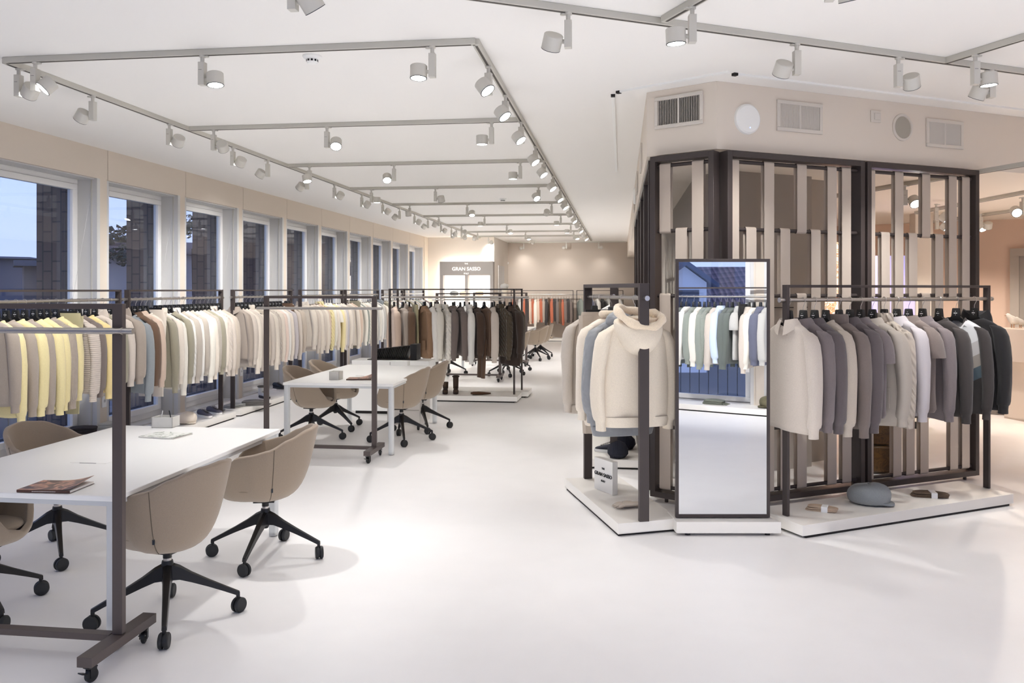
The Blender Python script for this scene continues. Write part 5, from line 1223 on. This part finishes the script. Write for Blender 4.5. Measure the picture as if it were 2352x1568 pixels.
text('GRAN SASSO', .15, (0, -.153, 2.35), hd_, M_SIGN, ext=.006, sx=1.0); text('THE', .06, (0, -.153, 2.51), hd_, M_SIGN); text('ITALY', .06, (0, -.153, 2.21), hd_, M_SIGN)
for i, (dx, col) in enumerate(((-.4, (150, 152, 150)), (.38, (222, 204, 180)), (-.1, (226, 208, 184)))):
    cap((xw + dx, 24.7, 1.536), R(-90 + 20 * i), col, '%s cap on the upper shelf of the display cabinet' % ('grey', 'cream', 'sand')[i], .95)
# hat on a head form near the aisle
p = aty(1159, 668, 22.5)
e = thing('hat_stand', 'slim stand with a pale head form rising behind the brown knitwear', 'stand', (p.x, 22.5, 0)); m = MB(); m.lathe([(.0, 0), (.14, 0), (.14, .012), (.015, .02), (.012, 1.5)], 24); O('stand_pole', m, e, m=M_METAL)
m = MB(); m.lathe([(.0, 1.48), (.05, 1.49), (.055, 1.56), (.07, 1.62), (.085, 1.70), (.08, 1.76), (.05, 1.80), (0, 1.81)], 20); O('head_form', m, e, m=mat('linen_form', (214, 202, 184), .8))
cap((p.x, 22.5, 1.755), R(-60), (188, 184, 178), 'pale flat cap on the head form behind brown knitwear', .85)

# ================================================================== COUNTER ROOM
c = atz(2323, 967, 0); xk = 2306
tp = at(2305, 757, 10.6)
e = thing('reception_counter', 'reception counter with underglow at the picture edge', 'counter', (tp.x + 1.5, tp.y + .6, 0), R(20))
M_CT = mat('counter_greige', (190, 176, 162), .6)
m = MB(); m.box((0, 0, 1.0), (3.0, .7, .42)); O('counter_top_block', m, e, m=M_CT, bevel=.003)
m = MB(); m.box((.1, .02, .39), (2.8, .5, .78)); O('counter_base', m, e, m=M_CT)
m = MB(); m.box((0, -.28, .782), (2.8, .03, .012)); O('light_strip', m, e, m=mat('counter_led', (255, 226, 190), .5, emit=28))
def bird(p, s, label):
    e = thing('bird_figurine', label, 'figurine', p, R(195), 'white bird figurines'); m = MB(); rings = []
    for x, z, r_ in ((-.09, .075, .006), (-.075, .08, .03), (-.04, .085, .052), (.0, .095, .06), (.035, .115, .052), (.05, .14, .04), (.065, .155, .034), (.085, .16, .02), (.095, .16, .004)):
        rings.append([(x * s, r_ * math.cos(q) * s, (z + r_ * math.sin(q)) * s) for q in [2 * PI * j / 16 for j in range(16)]])
    m.loft(rings); O('bird_body', m, e, m=mat('bird_fluff', (236, 232, 224), .95, bump='noise', scale=150, strength=.8), sub=1)
    m = MB(); m.cyl((.09 * s, 0, .158 * s), (.12 * s, 0, .154 * s), .006 * s, 8, .001); O('beak', m, e, m=mat('wood_pale', (176, 130, 96), .6))
    for y in (-.02, .02): m = MB(); m.cyl((0, y * s, 0), (0, y * s, .05 * s), .006 * s, 8); O('leg', m, e, m=mat('wood_pale', (176, 130, 96), .6))
for k, (px, s) in enumerate(((2336, 1.05), (2354, .8))):
    q = at(px, 757, 10.6 + .2); bird((q.x, q.y + .12, 1.211), s, ['white fluffy bird figurine standing on the counter corner', 'second white bird figurine cut off by the picture edge'][k])
# things seen through the screens
bm = cover_mat('bark_light', None, [(.3, (240, 190, 150)), (.45, (255, 226, 196)), (.55, (196, 110, 70)), (.7, (250, 214, 180))], 12)
bp_ = bm.node_tree.nodes['Principled BSDF']; bm.node_tree.links.new(bm.node_tree.nodes['Color Ramp'].outputs['Color'], bp_.inputs['Emission Color']); bp_.inputs['Emission Strength'].default_value = .9
a, b = aty(1883, 600, 10.5), aty(1930, 600, 10.5); m = MB(); m.box(((a.x + b.x) / 2, 10.5, 1.15), (b.x - a.x, .08, 2.3)); tag(O('backlit_panel', m, m=bm, bevel=.004), 'glowing bark-patterned panel seen through the strap screen', 'panel')
a, b = aty(1990, 600, 12.2), aty(2100, 600, 12.2); e = thing('display_screen', 'violet lit poster screen behind the strap screen', 'screen', ((a.x + b.x) / 2, 12.2, 0)); vio = mat('violet_screen', (150, 142, 190), .4, emit=.5, bump='rib', scale=20)
m = MB(); m.box((0, 0, 1.35), (b.x - a.x, .05, 1.7)); O('screen_panel', m, e, m=vio); m = MB(); m.box((0, .04, 1.1), (b.x - a.x + .06, .05, 2.2)); O('screen_frame', m, e, m=M_CORE)
wm = cover_mat('carved_wood', None, [(.3, (52, 36, 20)), (.5, (98, 70, 34)), (.6, (70, 48, 26)), (.75, (120, 88, 44))], 10); q = atz(2020, 1088, 0); e = thing('log_stool', 'stack of carved brown wooden stools behind the island rack', 'stool', (q.x, q.y + .1, 0))
for k in range(3):
    m = MB(); m.box((0, 0, .14 + .26 * k), (.26, .26, .25)); O('carved_block', m, e, m=wm, bevel=.02)
q = atz(2130, 1000, 0); e = thing('round_pouf', 'cream rounded seat on the floor behind the strap screen', 'pouf', (q.x, q.y + .6, 0)); m = MB(); m.lathe([(.0, .1), (.2, .1), (.3, .2), (.32, .42), (.26, .62), (.1, .68), (0, .68)], 32); O('pouf_body', m, e, m=mat('pouf_cream', (214, 204, 190), .9)); m = MB(); m.lathe([(.0, 0), (.12, 0), (.12, .1), (0, .1)], 20); O('pouf_base', m, e, m=M_BLACK)

# ================================================================== OUTSIDE
def outm(n, c): return mat(n, c, .9, bump='noise', scale=4, strength=.2)
g_ = MB(); g_.box2((-120, -60, -4.7), (-6.7, 120, -4.5)); struct('ground_outside', g_, outm('out_ground', (60, 66, 74)))
def house(p, s, rz, wallc, roofc, label, roof=True):
    e = thing('building', label, 'building', p, rz); w, d, h = s
    m = MB(); m.box((0, 0, h / 2), (w, d, h)); O('building_wall', m, e, m=outm('outwall' + str(wallc), wallc))
    m = MB()
    m.add([(-w / 2 - .5, -d / 2 - .6, h), (w / 2 + .5, -d / 2 - .6, h), (w / 2 + .5, d / 2 + .6, h), (-w / 2 - .5, d / 2 + .6, h), (-w / 2 - .5, 0, h + roof), (w / 2 + .5, 0, h + roof)], [(0, 1, 5, 4), (2, 3, 4, 5), (0, 4, 3), (1, 2, 5), (3, 2, 1, 0)])
    O('roof', m, e, m=mat('outroof' + str(roofc), roofc, .8, bump='hrib', scale=6, strength=1.0))
    wm_ = mat('out_window', (36, 46, 66), .2)
    for i in range(int(w / 2.2)):
        for j in range(int(h / 2.9)):
            m = MB(); m.box((-w / 2 + 1.2 + i * 2.2, -d / 2 - .02, 1.6 + j * 2.9), (1.0, .06, 1.5)); O('window', m, e, m=wm_)
    return e
q = at(20, 640, 60); house((q.x - 2, q.y, -4.5), (5, 8, 8.4), R(50), (110, 112, 124), (70, 66, 72), 'tall grey building far beyond the first window', .3)
q = at(110, 640, 50); house((q.x, q.y, -4.5), (2.6, 3, 7.6), R(40), (112, 104, 104), (66, 60, 62), 'brown flat-roofed building beyond the first window', .4)
q = at(400, 600, 46); house((q.x, q.y, -4.5), (9, 8, 8.0), R(48), (180, 176, 178), (116, 98, 96), 'pale villa with a low roof beyond the second window', .9)
q = at(640, 600, 62); house((q.x - 1, q.y + 1, -4.5), (9, 8, 7.6), R(52), (170, 168, 172), (110, 96, 96), 'pale villa beyond the third window', 1.0)
def tree(p, h, r_, label, seed=1):
    e = thing('pine_tree', label, 'tree', p); m = MB(); m.tube([(0, 0, 0), (.2, 0, h * .5), (0, .1, h - r_ * .4)], [.25, .18, .1], 8); O('trunk', m, e, m=outm('bark', (62, 52, 50)))
    m = MB(); rnd = random.Random(seed)
    for k in range(420):
        a = rnd.uniform(0, 6.28); rr = r_ * math.sqrt(rnd.random()); z = h + rnd.uniform(-.25, .35) * r_ * (1 - (rr / r_) ** 2) + .1 * r_; s = rnd.uniform(.10, .24) * r_ * .6
        c = Vector((rr * math.cos(a), rr * math.sin(a), z)); v = [c + Vector((rnd.uniform(-s, s), rnd.uniform(-s, s), rnd.uniform(-s * .6, s * .6))) for _ in range(4)]
        m.add(v, [(0, 1, 2), (0, 2, 3), (0, 3, 1), (1, 3, 2)])
    O('needles', m.mesh('needles', outm('needles', (62, 72, 66)), False), e)
q = at(272, 560, 44); tree((q.x, q.y, -4.5), 8.6, 2.4, 'umbrella pine seen above the pale villa through the second window', 1)
q = at(304, 560, 40); tree((q.x, q.y, -4.5), 7.6, 1.8, 'smaller umbrella pine beside the fin outside the second window', 2)
q = at(442, 530, 42); tree((q.x, q.y, -4.5), 9.2, 2.2, 'dark pine seen through the third window', 3)
q = at(62, 640, 66); tree((q.x, q.y, -4.5), 6.2, 3.0, 'low bushy treetop beyond the first window', 4)
# house with tiled roof beyond the slanted wall (seen in the mirror)
rm_ = bpy.data.materials.new('clay_tiles'); rm_.use_nodes = True; n_ = rm_.node_tree.nodes; l_ = rm_.node_tree.links
t_ = n_.new('ShaderNodeTexCoord'); w1_ = n_.new('ShaderNodeTexWave'); w1_.bands_direction = 'X'; w1_.inputs['Scale'].default_value = 1.3
w2_ = n_.new('ShaderNodeTexWave'); w2_.bands_direction = 'Y'; w2_.wave_profile = 'SAW'; w2_.inputs['Scale'].default_value = 1.0
ad_ = n_.new('ShaderNodeMath'); l_.new(t_.outputs['Object'], w1_.inputs[0]); l_.new(t_.outputs['Object'], w2_.inputs[0]); l_.new(w1_.outputs['Fac'], ad_.inputs[0]); l_.new(w2_.outputs['Fac'], ad_.inputs[1])
b_ = n_.new('ShaderNodeBump'); b_.inputs['Distance'].default_value = .08; b_.inputs['Strength'].default_value = 1; l_.new(ad_.outputs[0], b_.inputs['Height']); l_.new(b_.outputs[0], n_['Principled BSDF'].inputs['Normal'])
r_ = n_.new('ShaderNodeValToRGB'); r_.color_ramp.elements[0].color = s2l((80, 62, 66)) + (1,); r_.color_ramp.elements[1].color = s2l((176, 140, 134)) + (1,); mm_ = n_.new('ShaderNodeMath'); mm_.operation = 'MULTIPLY'; mm_.inputs[1].default_value = .5; l_.new(ad_.outputs[0], mm_.inputs[0]); l_.new(mm_.outputs[0], r_.inputs[0]); l_.new(r_.outputs[0], n_['Principled BSDF'].inputs['Base Color'])
hx = (vm(1770, 34) - vm(1540, 34)).normalized(); hy = Vector((-hx.y, hx.x, 0)); hy = hy if hy.dot(-WN) > 0 else -hy
hc = vm(1660, 33); e = thing('neighbour_house', 'white gabled house with a tiled roof, seen in the mirror', 'house', (hc.x, hc.y, 0))
def hp_(u, v, z): p = hx * u + hy * v; return (p.x, p.y, z)
def hbox(mb, u0, u1, v0, v1, z0, z1):
    c = [hp_(u0, v0, z0), hp_(u1, v0, z0), hp_(u1, v1, z0), hp_(u0, v1, z0)]; mb.add(c + [(a, b, z1) for a, b, _ in c], [(0,3,2,1),(4,5,6,7),(0,1,5,4),(1,2,6,5),(2,3,7,6),(3,0,4,7)])
m = MB(); hbox(m, -9, 9, 0, 6, -4.5, -.3); O('house_wall', m, e, m=outm('house_grey', (104, 108, 116)))
m = MB(); m.add([hp_(-9.5, -.6, -.45), hp_(9.5, -.6, -.45), hp_(9.5, 4, 2.75), hp_(-9.5, 4, 2.75), hp_(-9.5, -.5, -.6), hp_(9.5, -.5, -.6), hp_(9.5, 4.1, 2.6), hp_(-9.5, 4.1, 2.6)], [(0, 1, 2, 3), (4, 7, 6, 5), (0, 4, 5, 1), (1, 5, 6, 2), (2, 6, 7, 3), (3, 7, 4, 0)]); O('tiled_roof', m, e, m=rm_)
g0 = (vm(1583, 31) - hc).dot(hx)
m = MB(); pr = [(-.85, -1.5), (.85, -1.5), (.85, 2.0), (0, 2.62), (-.85, 2.0)]
m.loft([[hp_(g0 + a, v, z) for a, z in pr] for v in (-1.2, 3)]); O('gable', m, e, m=outm('house_white', (196, 200, 208)))
m = MB(); pr = [(-1.25, 1.78), (0, 2.68), (1.25, 1.78), (1.25, 1.95), (0, 2.85), (-1.25, 1.95)]
m.loft([[hp_(g0 + a, v, z) for a, z in pr] for v in (-1.6, 3.2)]); O('gable_roof', m, e, m=mat('slate_blue_roof', (70, 78, 100), .7))
m = MB(); hbox(m, g0 - .55, g0 + .55, -1.24, -1.18, .9, 1.7); O('gable_window', m, e, m=mat('out_window', (36, 46, 66), .2))
